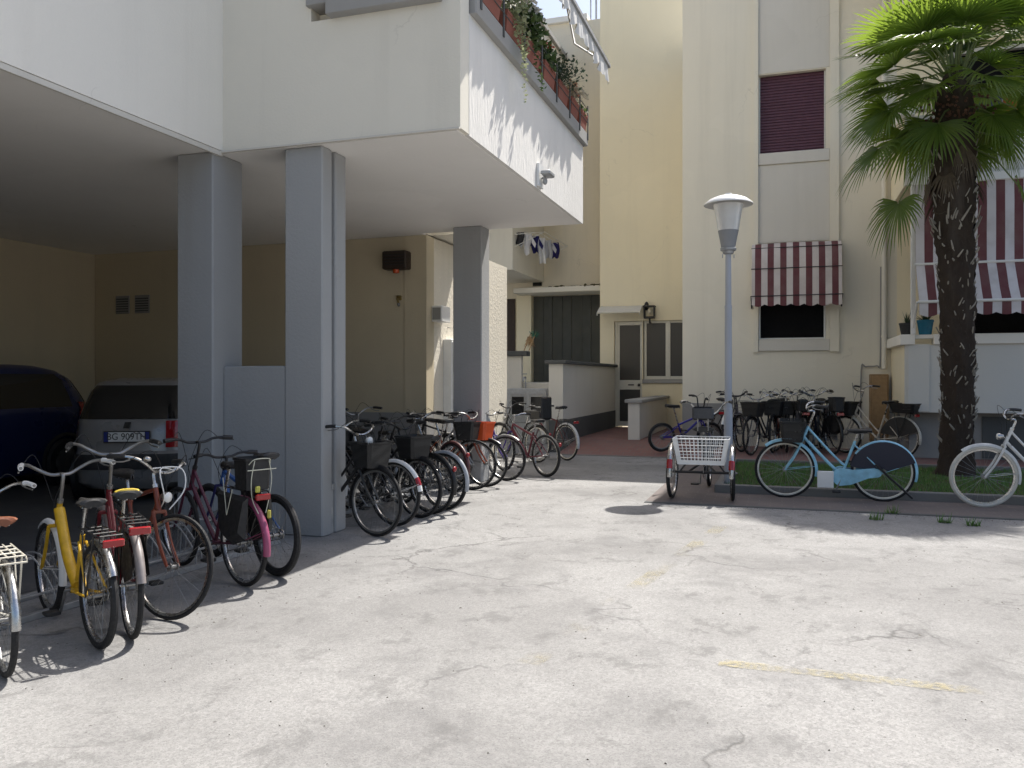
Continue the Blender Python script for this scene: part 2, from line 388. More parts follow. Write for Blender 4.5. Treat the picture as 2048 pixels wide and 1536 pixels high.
# car-park back and side walls, and an added near wall
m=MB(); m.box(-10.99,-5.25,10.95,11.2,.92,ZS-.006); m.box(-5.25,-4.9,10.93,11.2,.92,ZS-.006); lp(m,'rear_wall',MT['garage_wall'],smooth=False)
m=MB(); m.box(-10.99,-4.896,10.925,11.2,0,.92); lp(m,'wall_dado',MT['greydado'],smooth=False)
m=MB(); m.box(-11.4,-11.0,-6,11.25,0,ZS-.006); m.box(-11.0,-5.1,1.6,1.9,0,ZS-.006); lp(m,'side_and_added_wall',MT['garage_wall'],smooth=False)  # second box is an unseen near wall, added to darken the car park
m=MB(); m.box(-5.6,-4.9,11.2,14.6,0,3.50); lp(m,'stair_core_wall',MT['roughlit'],smooth=False)
m=MB(); m.box(-6.2,-4.44,11.15,12.25,3.53,9); lp(m,'stair_overhang',MT['cream'],smooth=False)
m=MB(); m.box(-8,-5.7,13.3,21.98,6.0,10.2); lp(m,'attic_wall',MT['cream'],smooth=False)
m=MB(); m.bbox(-8,-5.62,13.3,21.97,10.2,10.33,.01); lp(m,'attic_coping',MT['stone'],smooth=False)

# ================================================================== RIGHT BUILDING
RB=thing('apartment_building','tall cream and yellow apartment block with burgundy shutters beyond the yard','building',(2,16.7,0))
def rp(mb,name,mat,label=None,**k):
    o=mb.build(name,mat,RB,**k); o.location=(-2,-16.7,0)
    if label: o['label']=label
    return o
YB,YA,YC=16.70,20.50,14.84
px=lambda p,Y: XY(p,Y)
# --- entrance tower A
xa0,xd0,xd1,xa1=px(1200,YA),px(1228,YA),px(1284,YA),px(1420,YA)
zd=2.86
m=MB(); holes_wall(m,xa0,xa1,-.1,11.2,[(xd0,xd1,-.1,zd),(xd1+.02,px(1400,YA),1.32,zd)],lambda u,z,t:(u,YA+t,z),.22)
m.quad((xa0,YA,-.1),(xa0,26,-.1),(xa0,26,11.2),(xa0,YA,11.2)); m.quad((xa1,YA,-.1),(xa1,26,-.1),(xa1,26,11.2),(xa1,YA,11.2)); m.quad((xa0,YA,11.2),(xa1,YA,11.2),(xa1,26,11.2),(xa0,26,11.2))
rp(m,'entrance_wall',MT['yellow'],smooth=False)
dz=.2; yd=YA+.10
door=MB(); xl,xr=xd0+.075,xd1-.005
door.bbox(xd0,xl,yd,yd+.06,dz,zd,.006); door.bbox(xr,xr+.05,yd-.002,yd+.06,dz,zd,.006); door.bbox(xl,xr,yd+.001,yd+.05,zd-.10,zd,.006)
dobj=rp(door,'door',MT['alu'])
d2=MB(); d2.bbox(xl,xl+.05,yd+.005,yd+.045,dz+.02,zd-.1,.004); d2.bbox(xr-.06,xr,yd+.005,yd+.045,dz+.02,zd-.1,.004)
d2.bbox(xl+.05,xr-.06,yd+.006,yd+.044,1.14,1.38,.004); d2.bbox(xl+.05,xr-.06,yd+.006,yd+.044,dz+.02,dz+.14,.004); d2.build('door_frame',MT['alu'],dobj)
d3=MB(); d3.box(xl+.05,xr-.06,yd+.02,yd+.03,1.38,zd-.1); d3.box(xl+.05,xr-.06,yd+.02,yd+.03,dz+.14,1.14); d3.build('door_glass',MT['frosted'],dobj,smooth=False)
d4=MB(); d4.ell(((xl+xr)/2+.23,yd-.03,1.26),(.035,.035,.035)); d4.bbox((xl+xr)/2-.05,(xl+xr)/2+.1,yd-.004,yd+.006,1.245,1.275,.002); d4.build('handle',MT['black'],dobj)
xw0,xw1=xd1+.05,px(1400,YA)
w=MB(); w.bbox(xw0,xw1,yd,yd+.05,1.40,1.48,.005); w.bbox(xw0,xw1,yd,yd+.05,zd-.06,zd,.005); w.bbox(xw0-.03,xw0+.05,yd-.002,yd+.05,1.33,zd,.005)
xm=px(1335,YA); w.bbox(xm-.06,xm+.02,yd-.003,yd+.05,1.40,zd,.005); w.bbox(xm+.02,xm+.06,yd-.012,yd+.05,1.42,zd-.02,.005); wobj=rp(w,'window',MT['alu'])
g=MB(); g.box(xw0+.05,xw1,yd+.02,yd+.03,1.47,zd-.05); g.build('window_glass',MT['frosted'],wobj,smooth=False)
g=MB(); g.bbox(xw0-.04,xw1,YA-.04,YA+.2,1.30,1.40,.006); g.build('sill',MT['stone'],wobj)
# --- block B with the shutter column
xb0=px(1365,YB); xs0,xs1=px(1517,YB),px(1652,YB)
zu0,zu1=5.79,7.32; zl0,zl1=2.18,3.70
m=MB(); holes_wall(m,xb0,2.06,-.1,9.2,[(xs0,xs1,zu0,zu1),(xs0,xs1,zl0,zl1),(.73,.98,.27,.90)],lambda u,z,t:(u,YB+t,z),.20)
m.quad((xb0,YB,-.1),(xb0,24,-.1),(xb0,24,9.2),(xb0,YB,9.2)); m.quad((xb0,YB,9.2),(12,YB,9.2),(12,24,9.2),(xb0,24,9.2))
rp(m,'facade_wall',MT['palewall'],smooth=False)
m=MB(); m.box(xb0-.004,-.92,YB-.006,YB+.05,.1,.93); rp(m,'plinth',MT['greydado'],smooth=False)
m=MB(); m.box(-.53,xs0-.004,YB-.07,YB+.01,1.93,9.3); m.box(.86,1.02,YB-.07,YB+.01,1.93,9.3); rp(m,'pilaster_strip',MT['palewall'],smooth=False)
for (a,b) in ((4.05,5.55),(7.34,9.3)): m=MB(); m.box(xs0-.003,.858,YB-.014,YB+.02,a,b); rp(m,'panel',MT['greywall'],smooth=False)
def slats(mb,x0,x1,z0,z1,y,p=.056):
    z=z0
    while z<z1-.01:
        zt=min(z+p,z1); mb.add([(x0,y,z),(x1,y,z),(x1,y-.017,z+.010),(x0,y-.017,z+.010),(x1,y-.012,zt-.010),(x0,y-.012,zt-.010),(x1,y,zt),(x0,y,zt)],[(0,1,2,3),(3,2,4,5),(5,4,6,7)]); z+=p
BURG=paint('burgundy_shutter',(.105,.040,.060),.5,0,.25,6)
w=MB(); slats(w,xs0+.004,xs1-.004,zu0,zu1,YB+.13); wo=rp(w,'window',BURG,'upper window closed by a burgundy roller shutter',smooth=False)
s=MB(); s.bbox(xs0-.003,.857,YB-.045,YB+.19,5.56,5.785,.008); s.build('sill',MT['greywall'],wo)
for xg in (xs0+.002,xs1-.03): s=MB(); s.box(xg,xg+.028,YB+.09,YB+.15,zu0,zu1); s.build('shutter_guide',MT['alu'],wo,smooth=False)
w=MB(); w.box(xs0+.035,xs1-.035,YB+.15,YB+.17,zl0+.03,zl1); wo=rp(w,'window',MT['screen'],'dark lower window under the small striped awning',smooth=False)
s=MB(); s.box(xs0+.002,xs0+.035,YB+.10,YB+.16,zl0,zl1); s.box(xs1-.035,xs1-.002,YB+.10,YB+.16,zl0,zl1); s.box(xs0+.035,xs1-.035,YB+.12,YB+.165,zl0,zl0+.03); s.build('frame',MT['white_paint'],wo,smooth=False)
s=MB(); s.bbox(xs0-.003,.857,YB-.05,YB+.19,1.95,2.175,.008); s.build('sill',MT['greywall'],wo)
w=MB(); w.box(.73,.98,YB+.12,YB+.14,.27,.90)
wo=rp(w,'basement_window',MT['glass'],smooth=False)
s=MB()
for k in range(6): s.tube([(.75+k*.042,YB+.05,.27),(.75+k*.042,YB+.05,.90)],.006,5)
s.box(.715,.735,YB-.01,YB+.02,.255,.915); s.box(.975,.995,YB-.01,YB+.02,.255,.915); s.box(.735,.975,YB-.01,YB+.02,.9,.915); s.box(.735,.975,YB-.01,YB+.02,.255,.27); s.build('grille',MT['galv'],wo,smooth=False)
# --- balcony bay C
XC=1.92
def balcony(z0,zc,ztop,name):
    m=MB(); m.box(XC,XC+.16,YC+.10,YB-.01,z0,zc); m.box(XC+.16,9,YB-1.84,YB-.01,z0,z0+.2)
    m2=MB(); m2.box(XC+.002,9,YC,YC+.10,z0-.004,zc); 
    a=rp(m2,name,MT['balcony_grey'],smooth=False)
    m.build('side_panel',MT['yellow'],a,smooth=False)
    c=MB(); c.bbox(XC-.08,XC+.14,YC-.06,YB-.02,zc,ztop,.01); c.bbox(XC+.14,XC+.42,YC+.01,YC+.2,zc+.1,ztop-.003,.005); c.bbox(XC+.42,9,YC-.06,YC+.2,zc,ztop,.01); c.build('cap',MT['white_wall'],a)
    return a
balcony(.87,1.97,2.14,'balcony'); balcony(4.60,5.72,5.88,'balcony')
m=MB(); m.bbox(XC+.04,XC+.36,YC-.02,YC+.0,.88,1.98,.004); rp(m,'balcony_pier',MT['balcony_grey'],smooth=False)
m=MB(); holes_wall(m,2.02,9,-.1,9.2,[(2.9,8.5,1.07,3.6),(2.9,8.5,4.8,7.4)],lambda u,z,t:(u,YB-.004+t,z),.12); rp(m,'balcony_rear_wall',MT['yellow'],smooth=False)
m=MB(); m.box(2.9,8.5,YB+.10,YB+.12,1.07,3.6); m.box(2.9,8.5,YB+.10,YB+.12,4.8,7.4); rp(m,'balcony_door',MT['screen'],smooth=False)
m=MB(); m.box(2.9,3.0,YB-.02,YB+.09,4.8,7.4); m.box(3.0,8.5,YB-.02,YB+.09,7.3,7.4); rp(m,'door_surround',MT['alu'],smooth=False)
m=MB(); m.box(2.02,9,YC+.3,YB-.02,-.05,.868); rp(m,'basement_wall',MT['greydado'],smooth=False)
m=MB(); m.box(3.1,9,YC+.28,YC+.31,.12,.80); rp(m,'basement_vent',MT['darkstone'],smooth=False)
m=MB(); m.box(.83,12,YC,24,9.22,9.5); m.box(-1.92,.83,YB-.05,24,9.22,9.4); rp(m,'roof',MT['white_wall'],smooth=False)  # unseen eave, its overhang shaped to cast the shadow edge in the yard
m=MB(); m.box(2.02,9,YC+.1,YB-.02,8.0,9.21); rp(m,'upper_beam',MT['cream'],smooth=False)
# entrance garden walls
def low_wall(label,x0,x1,y0,y1,z0,z1,capm,over=.06,basem=None):
    t=thing('low_wall',label,'wall',((x0+x1)/2,(y0+y1)/2,z0))
    L=lambda o:setattr(o,'location',(-(x0+x1)/2,-(y0+y1)/2,-z0))
    m=MB(); m.box(x0,x1,y0,y1,z0,z1); L(m.build('wall_body',MT['greywall'],t,smooth=False))
    m=MB(); m.bbox(x0-over,x1+over,y0-over,y1,z1,z1+.07,.01); L(m.build('cap',capm,t))
    if basem: m=MB(); m.box(x1-.01,x1+.012,y0-.012,y1,z0,z0+.62); m.box(x0,x1-.01,y0-.012,y0+.01,z0,z0+.62); L(m.build('stone_base',basem,t,smooth=False))
    return t
low_wall('tall pale garden wall with dark stone base and dark cap beside the entrance ramp',-4.28,-4.0,15.3,20.49,0,1.70,MT['darkstone'],.07,MT['darkstone'])
low_wall('short wall with grey stone cap to the right of the glazed entrance door',-2.93,-2.70,16.35,20.49,.1,.93,MT['stone'],.06)

# ================================================================== REAR HOUSE (recess at the end of the yard)
RH=thing('house','ochre house at the back of the recess with dark folding shutter on its raised terrace','building',(-6,22,0))
def hp(mb,name,mat,label=None,**k):
    o=mb.build(name,mat,RH,**k); o.location=(6,-22,0)
    if label: o['label']=label
    return o
YR=22.0
m=MB(); m.box(-14,-4.1,YR,26,-.1,11.22); hp(m,'wall',MT['yellow2'],smooth=False)
m=MB(); m.bbox(-14,-5.05,YR-.12,26,11.22,11.38,.01); hp(m,'roof',MT['white_wall'],smooth=False)
m=MB(); m.box(-9,-6.3,19.2,YR-.01,4.1,6.0); hp(m,'balcony',MT['cream'],smooth=False)
xg0=px(1068,YR); 
m=MB(); m.box(-9,-4.29,17.5,YR-.01,-.05,1.32); hp(m,'terrace',MT['greywall'],smooth=False)
DG=paint('dark_green_shutter',(.050,.053,.045),.55,0,.15,3)
m=MB(); n=9; xe=-4.12; wd=(xe-xg0)/n
for k in range(n):
    x=xg0+k*wd; zz=(0,.035)[k%2]
    m.add([(x+.012,YR-.06+zz,1.33),(x+wd-.012,YR-.06+.035-zz,1.33),(x+wd-.012,YR-.06+.035-zz,3.70),(x+.012,YR-.06+zz,3.70)],[(0,1,2,3)])
    m.box(x+wd-.014,x+wd+.010,YR-.035,YR-.012,1.33,3.70)
hp(m,'folding_shutter',DG,smooth=False)
m=MB(); m.bbox(px(1040,YR-.3),-4.1,YR-.9,YR-.012,3.72,3.86,.01); hp(m,'canopy',MT['cream'],smooth=False)
m=MB()
rg=random.Random(5)
for k in range(60):
    x=rg.uniform(-5.9,-4.2); m.ell((x,YR-.5+rg.uniform(-.36,.3),3.865),(rg.uniform(.03,.10),rg.uniform(.05,.12),rg.uniform(.02,.06)),6,4)
o=m.build('moss',plaster('moss',(.13,.115,.06),.4,.3,.8,30),smooth=True); tag(o,kind='stuff')
m=MB(); m.bbox(px(1033,YR-.25),xg0-.01,YR-.25,YR-.013,1.32,3.72,.01); hp(m,'pillar',MT['yellow'],smooth=False)
m=MB(); m.box(px(990,YR),px(1031,YR),YR-.03,YR-.012,1.33,3.66); hp(m,'door',paint('dark_brown_door',(.035,.018,.012),.5,0,.2),smooth=False)
m=MB(); m.box(px(1066,YR),px(1084,YR),YR-.025,YR-.012,4.0,4.55); hp(m,'window',MT['glass'],smooth=False)
m=MB(); m.box(px(1065,YR),px(1080,YR),YR-.025,YR-.012,5.0,7.2); hp(m,'window',paint('grey_shutter',(.09,.09,.095),.5),smooth=False)
m=MB(); m.box(-9,px(1046,17.5),17.38,17.495,0,1.92); ob=hp(m,'terrace_parapet',MT['greywall'],smooth=False)
c=MB(); c.bbox(-9,px(1058,17.5),17.30,17.6,1.92,2.03,.01); c.build('cap',MT['darkstone'],ob)
m=MB(); m.tube([(px(1180,YR+.5),YR+.6,11.2),(px(1180,YR+.5),YR+.6,15)],.02,6); hp(m,'aerial',MT['galv'])
m=MB(); m.tube([(px(1191,YR+1.5),YR+1.6,11.2),(px(1191,YR+1.5),YR+1.6,15)],.03,6); hp(m,'aerial',MT['galv'])
# ------------------------------------------------------------------ bicycles
PC={}
def bp(col,rough=.4,coat=.15):
    k=(tuple(col),rough)
    if k not in PC: PC[k]=paint('bicycle_paint',col,rough,0,.38,11,coat)
    return PC[k]
def wheel_parts(name,c,R,par,T,tyre=None,rim=None,tw=.018,nsp=28,fork_w=.045,disc=False):
    """c = centre (local), T = transform of the whole wheel"""
    tyre=tyre or MT['rubber']; rim=rim or MT['chrome']
    hub=MB(); hub.lathe([(.006,-fork_w-.012),(.006,-fork_w),(.012,-fork_w),(.012,-.034),(.024,-.034),(.024,-.028),(.013,-.026),(.013,.026),(.024,.028),(.024,.034),(.012,.034),(.012,fork_w),(.006,fork_w),(.006,fork_w+.012)],c,'y',10)
    w=hub.xf(T).build(name,MT['steel'],par)
    m=MB(); k=8
    m.lathe([(R-tw+tw*math.cos(2*PI*i/k),tw*math.sin(2*PI*i/k)) for i in range(k)],c,'y',44,True); m.xf(T).build('tyre',tyre,w)
    r0=R-2*tw+.004
    m=MB(); m.lathe([(r0,-.013),(r0-.016,-.011),(r0-.020,0),(r0-.016,.011),(r0,.013)],c,'y',44,True); m.xf(T).build('rim',rim,w)
    m=MB()
    for i in range(nsp):
        a=2*PI*i/nsp; s=1 if i%2 else -1; b=a+(.42 if (i//2)%2 else -.42)
        m.tube([(c[0]+.022*math.cos(b),c[1]+s*.03,c[2]+.022*math.sin(b)),(c[0]+(r0-.015)*math.cos(a),c[1],c[2]+(r0-.015)*math.sin(a))],.0013,3,False)
    m.xf(T).build('spokes',MT['steel'],w,smooth=False)
    return w
def arc_strip(mb,c,r,a0,a1,w,dep=.026,n=20):
    prof=[(-w,-dep),(-w*.8,-dep*.3),(-w*.4,0),(0,dep*.15),(w*.4,0),(w*.8,-dep*.3),(w,-dep)]
    def P(i,j):
        a=R_(a0+(a1-a0)*i/n); y,dr=prof[j] if j<7 else (prof[13-j][0],prof[13-j][1]-.003)
        return (c[0]+(r+dr)*math.cos(a),c[1]+y,c[2]+(r+dr)*math.sin(a))
    mb.grid(P,n+1,14)
def saddle_mesh(mb,c,L=.27,w=.10,th=.055):
    st=[(-.5,.55,.0),(-.47,.85,.01),(-.38,1.0,.012),(-.2,.86,.006),(0,.5,0),(.2,.30,-.002),(.4,.22,-.004),(.49,.15,-.012),(.5,.05,-.02)]
    def P(i,j):
        x,ww,dz=st[i]; a=2*PI*j/12
        y=math.cos(a)*w*ww; z=math.sin(a); z=z*th*.45 if z>0 else z*th*.55*(1.0 if abs(math.cos(a))>.5 else .5)
        return (c[0]+x*L,c[1]+y,c[2]+z+dz)
    vs=len(st); mb.grid(P,vs,13)
    mb.add([P(0,j) for j in range(12)],[tuple(range(12))])
def wire_basket(mb,x0,x1,w0,w1,z0,z1,xt,step=.035,r=.0022):
    """open-top basket: bottom x0..x1 half-width w0, top spread by xt and half-width w1"""
    def C(u,v,t): # u -1..1 across x, v -1..1 across y
        hx=(x1-x0)/2+xt*t; hy=w0+(w1-w0)*t
        return ((x0+x1)/2+u*hx, v*hy, z0+(z1-z0)*t)
    for t in (0,.25,.5,.75,1.0):
        rr=r*1.9 if t in (0,1.0) else r
        mb.tube([C(-1,-1,t),C(1,-1,t),C(1,1,t),C(-1,1,t)],rr,5,closed=True)
    nx=max(2,int((x1-x0)/step)); ny=max(2,int(2*w0/step))
    for i in range(nx+1):
        u=-1+2*i/nx
        mb.tube([C(u,-1,1),C(u,-1,0),C(u,1,0),C(u,1,1)],r,4,False)
    for i in range(ny+1):
        v=-1+2*i/ny
        mb.tube([C(-1,v,1),C(-1,v,0),C(1,v,0),C(1,v,1)],r,4,False)
def panel_basket(mb,x0,x1,w0,w1,z0,z1,xt,th=.006):
    def ring(t,ins):
        hx=(x1-x0)/2+xt*t-ins; hy=w0+(w1-w0)*t-ins; cx=(x0+x1)/2; b=.03; z=z0+(z1-z0)*t
        return [(cx-hx+b,-hy,z),(cx+hx-b,-hy,z),(cx+hx,-hy+b,z),(cx+hx,hy-b,z),(cx+hx-b,hy,z),(cx-hx+b,hy,z),(cx-hx,hy-b,z),(cx-hx,-hy+b,z)]
    vs=ring(0,0)+ring(.9,0)+ring(.92,-.008)+ring(1,-.008)+ring(1,th)+ring(.04,th)
    fs=[tuple(range(8)),tuple(range(40,48))]
    for r in range(5):
        for k in range(8): fs.append((r*8+k,r*8+(k+1)%8,r*8+8+(k+1)%8,r*8+8+k))
    mb.add(vs,fs)
def mesh_mat(name,col,cell=70):
    m,nt,b=newmat(name); tc=nt.nodes.new('ShaderNodeTexCoord')
    b.inputs['Base Color'].default_value=c4(col); b.inputs['Roughness'].default_value=.5
    v=nt.nodes.new('ShaderNodeTexVoronoi'); v.inputs['Scale'].default_value=cell; v.inputs['Randomness'].default_value=0.1
    nt.links.new(tc.outputs['Object'],v.inputs['Vector'])
    t=nt.nodes.new('ShaderNodeBsdfTransparent'); mx=nt.nodes.new('ShaderNodeMixShader')
    nt.links.new(ramp(nt,v.outputs['Distance'],.30,.36),mx.inputs[0]); nt.links.new(t.outputs[0],mx.inputs[1]); nt.links.new(b.outputs[0],mx.inputs[2])
    nt.links.new(mx.outputs[0],nt.nodes['Material Output'].inputs['Surface']); return m
BASKET=mesh_mat('black_basket_mesh',(.018,.018,.018))
def bike(label,pos,heading,anchor='rear',z=0.,R=.335,wb=1.05,frame='step',col=(.02,.02,.02),steer=0,lean=0,bar='city',grip=None,
         saddle=None,sadz=.92,fender=None,rfender=None,basket=None,rear_basket=None,rack=False,headlight=True,taillight=True,chaincase=False,
         tyre=None,rim=None,tw=.018,stem=.12,guard=None,child=False,extras=None,group='bicycles parked in the courtyard',wheels_dark=False,band=None,barmat=None,baskmat=None,forkcol=None,cat='bicycle',sc=None,rfa=(35,196),ffa=(-12,128)):
    if sc is None: sc=.88 if group==gL else .93 if group==gM else 1.0
    hd=R_(heading); x,y=pos
    if anchor=='front': x-=wb*sc*math.cos(hd); y-=wb*sc*math.sin(hd)
    t=thing('bicycle',label,cat,(x,y,z),hd,group)
    t.rotation_euler=(R_(lean),0,hd); t.scale=(sc,sc,sc)
    I=Matrix.Identity(4)
    P=bp(col); FP=bp(forkcol) if forkcol else P; BM=barmat or MT['chrome']; GM=grip or MT['plastic']
    s=R/.335
    rx=Vector((0,0,R)); fx=Vector((wb,0,R))
    u=Vector((-.375,0,.927)); n=Vector((.927,0,.375))
    crown=fx+u*(R+.045)-n*.05
    HB=crown+u*.03; HT=HB+u*{'step':.17,'single':.14,'diamond':.15,'mtb':.13,'bmx':.11}[frame]
    if frame=='single': HT=HB+u*.16
    BB=Vector((.435*wb/1.05,0,.285 if R>.28 else .26)); su=Vector((-.33,0,.944))
    STl={'step':.44,'single':.40,'diamond':.50,'mtb':.42,'bmx':.24}[frame]
    ST=BB+su*STl
    Tf=Matrix.Translation(HB)@Matrix.Rotation(R_(steer),4,u)@Matrix.Translation(-HB)
    # frame
    m=MB(); m.tube([BB-su*.02,ST],.0155,8); m.tube([HB-u*.01,HT],.0185,10)
    if frame=='step':
        m.tube(smooth_path([HB+u*.02,HB.lerp(BB,.55)+Vector((-.02,0,-.015)),BB+Vector((.01,0,.02))]),.018,8)
        q=BB+su*.13
        m.tube(smooth_path([HT-u*.03,HT.lerp(q,.42)+Vector((-.055,0,-.10)),HT.lerp(q,.8)+Vector((-.03,0,-.055)),q]),.013,8)
    elif frame=='single':
        m.tube(smooth_path([HB+u*.10,HB.lerp(BB,.5)+Vector((-.02,0,0)),BB+Vector((-.02,0,.03))]),.035,10)
    elif frame=='diamond':
        m.tube([HB+u*.03,BB],.0165,8); m.tube([HT-u*.02,ST-su*.03],.015,8)
    elif frame=='mtb':
        m.tube([HB+u*.03,BB],.024,8); m.tube([HT-u*.02,ST-su*.06],.019,8)
    elif frame=='bmx':
        m.tube([HB+u*.03,BB],.021,8); m.tube([HT-u*.02,ST-su*.03],.019,8)
    for sg in (-1,1):
        m.tube([rx+Vector((0,sg*.062,0)),BB+Vector((-.03,sg*.035,0))],.0095,6)
        m.tube([rx+Vector((0,sg*.062,0)),ST-su*.05+Vector((-.01,sg*.022,0))],.008,6)
    m.lathe([(.02,-.036),(.021,-.034),(.021,.034),(.02,.036)],BB,'y',10)
    fr=m.build('frame',P,t)
    # fork
    m=MB(); m.tube([HB,crown],.017,8); m.tube([crown+Vector((0,-.055,0)),crown+Vector((0,.055,0))],.014,6)
    for sg in (-1,1): m.tube(smooth_path([crown+Vector((0,sg*.052,.0)),crown.lerp(fx,.55)+Vector((-.018,sg*.052,0)),fx+Vector((0,sg*.052,0))],4),[.0125]*8+[.009],6)
    m.xf(Tf).build('fork',FP,t)
    wheel_parts('rear_wheel',rx,R,t,I,tyre,rim,tw,fork_w=.062); wheel_parts('front_wheel',fx,R,t,Tf,tyre,rim,tw)
    # handlebar
    S0=HT+u*stem; bc=S0+Vector((.055 if bar!='bmx' else .04,0,.01))
    m=MB(); m.tube([HT-u*.01,HT+u*.015],.021,8); m.tube(smooth_path([HT,S0-u*.02,S0+Vector((.02,0,.012)),bc],4),.0125,8)
    ends=[]
    for sg in (-1,1):
        if bar=='city': pts=[(0,0,0),(.015,.06,.0),(.03,.13,.035),(.0,.20,.075),(-.075,.26,.085),(-.18,.285,.075)]
        elif bar=='flat': pts=[(0,0,0),(0,.08,.005),(-.01,.15,.03),(-.035,.24,.035),(-.05,.30,.03)]
        else: pts=[(0,0,0),(.0,.05,.0),(.0,.10,.07),(.0,.15,.21),(-.02,.22,.235),(-.06,.33,.225)]
        pp=[bc+Vector((a,sg*b,c)) for a,b,c in pts]; pp=smooth_path(pp,5); m.tube(pp,.0115,8); ends.append(pp)
    hb=m.xf(Tf).build('handlebar',BM,t)
    for pp in ends:
        g=MB(); kk=pp[-7:] if bar!='bmx' else pp[-6:]; g.tube(kk,.0165,8); g.xf(Tf).build('grip',GM,hb)
        b=MB(); q=pp[-8]; sg=1 if q.y>0 else -1
        dr=(pp[-1]-pp[-7]).normalized()
        off=Vector((.035,sg*.012,-.03)) if bar=='city' else Vector((.04,0,-.018))
        b.tube([q,q+off*.6,q+off+dr*.05,q+off*1.05+dr*.13],[.009,.007,.0055,.005],6); b.xf(Tf).build('brake_lever',MT['steel'] if bar=='city' else MT['black'],hb)
    # brake cable
    m=MB(); q=ends[0][-8]
    m.tube(smooth_path([q+Vector((.03,0,-.01)),q+Vector((.13,.08,.05)),HT+Vector((.10,.0,.02)),crown+Vector((.03,0,.03))],6),.0027,5)
    m.tube(smooth_path([ends[1][-8]+Vector((.03,0,-.01)),ends[1][-8]+Vector((.11,-.10,.04)),HT+Vector((.05,.02,-.05)),HB+Vector((-.06,.02,-.02))],6),.0027,5)
    m.xf(Tf).build('brake_cable',MT['rubber'],t)
    # saddle
    sp=BB+su*((sadz-BB.z-.045)/su.z)
    m=MB(); saddle_mesh(m,(sp.x-.02,0,sp.z+.045),.265,.095 if frame!='bmx' else .06); so=m.build('saddle',saddle or MT['saddle'],t)
    m=MB(); m.tube([ST-su*.03,sp+su*.01],.0125,8); m.tube([sp+Vector((-.10,0,.02)),sp+Vector((.09,0,.022))],.007,5)
    for sg in (-1,1): m.tube([sp+Vector((-.11,sg*.05,.022)),sp+Vector((0,sg*.022,.008)),sp+Vector((.10,sg*.012,.022))],.004,5)
    m.build('seat_post',MT['chrome'],so)
    # drivetrain
    m=MB(); cr=.09 if R>.28 else .07
    m.lathe([(cr-.012,-.052),(cr,-.052),(cr,-.048),(cr-.012,-.048)],BB,'y',28,True)
    for k in range(5):
        a=2*PI*k/5; m.tube([BB+Vector((0,-.05,0)),BB+Vector((math.cos(a)*(cr-.008),-.05,math.sin(a)*(cr-.008)))],.006,4)
    m.lathe([(.0,-.07),(.012,-.07),(.012,.07),(0,.07)],BB,'y',8)
    ca=R_(35+int(abs(x*70))%80)
    pe=[]
    for sg in (-1,1):
        a=ca+(PI if sg>0 else 0); e=BB+Vector((math.cos(a)*.165*s,sg*.075,math.sin(a)*.165*s)); m.tube([BB+Vector((0,sg*.064,0)),e],[.011,.009],6); pe.append((e,sg))
    ck=m.build('crankset',MT['steel'],t)
    for e,sg in pe:
        b=MB(); b.bbox(e.x-.045,e.x+.045,min(e.y,e.y+sg*.10)+.008*sg if sg>0 else e.y-.10,(e.y+.10) if sg>0 else e.y-.008,e.z-.012,e.z+.012,.005); b.build('pedal',MT['plastic'],ck)
    m=MB(); yy=-.05
    top=[BB+Vector((0,yy,cr)),rx+Vector((0,yy,.038))]; bot=[rx+Vector((0,yy,-.038)),BB+Vector((0,yy,-cr))]
    m.tube(top+[rx+Vector((-.036,yy,0))]+bot+[BB+Vector((cr,yy,0))],.0045,4,closed=True)
    m.lathe([(.03,-.055),(.04,-.052),(.04,-.046),(.03,-.043)],rx,'y',16)
    m.build('chain',MT['steel'],t)
    if chaincase:
        m=MB(); n_=14
        pts=[]
        for k in range(n_+1):
            a=R_(-80+165*k/n_); pts.append((BB.x+.105*math.cos(a),BB.z+.105*math.sin(a)))
        pts+=[(BB.x-.12,BB.z+.085),(rx.x+.10,rx.z+.052)]
        for k in range(5):
            a=R_(95+160*k/4); pts.append((rx.x+.06+.04*math.cos(a),rx.z-.005+.045*math.sin(a)))
        pts+=[(rx.x+.16,rx.z-.065),(BB.x-.1,BB.z-.085)]
        N=len(pts)
        for sd in (-1,1):
            yc=sd*.064
            m.add([(a,yc-.012,b) for a,b in pts]+[(a,yc+.012,b) for a,b in pts],[tuple(range(N)),tuple(range(2*N-1,N-1,-1))]+[(k,(k+1)%N,N+(k+1)%N,N+k) for k in range(N)])
        m.build('chain_case',bp(chaincase) if not isinstance(chaincase,bool) else P,t,angle=30)
    # fenders
    if fender:
        fm=fender
        m=MB(); arc_strip(m,fx,R+.022,ffa[0],ffa[1],.026); 
        for sg in (-1,1): m.tube([fx+Vector((0,sg*.05,0)),fx+Vector((math.cos(R_(8))*-(R+.015)*-1,sg*.024,math.sin(R_(8))*(R+.01)))],.003,4)
        Mx=Matrix.Translation(fx)@Matrix.Scale(-1,4,Vector((1,0,0)))@Matrix.Translation(-fx)
        m.xf(Tf@Mx).build('front_fender',fm,t)
    rf=rfender or fender
    if rf:
        m=MB(); arc_strip(m,rx,R+.022,rfa[0],rfa[1],.028)
        for sg in (-1,1): m.tube([rx+Vector((0,sg*.06,0)),rx+Vector((math.cos(R_(160))*(R+.015),sg*.026,math.sin(R_(160))*(R+.015)))],.003,4)
        ro=m.build('rear_fender',rf,t)
        if band:
            b=MB(); arc_strip(b,rx,R+.0245,rfa[1]-24,rfa[1]-10,.029); b.build('reflector_band',band,ro)
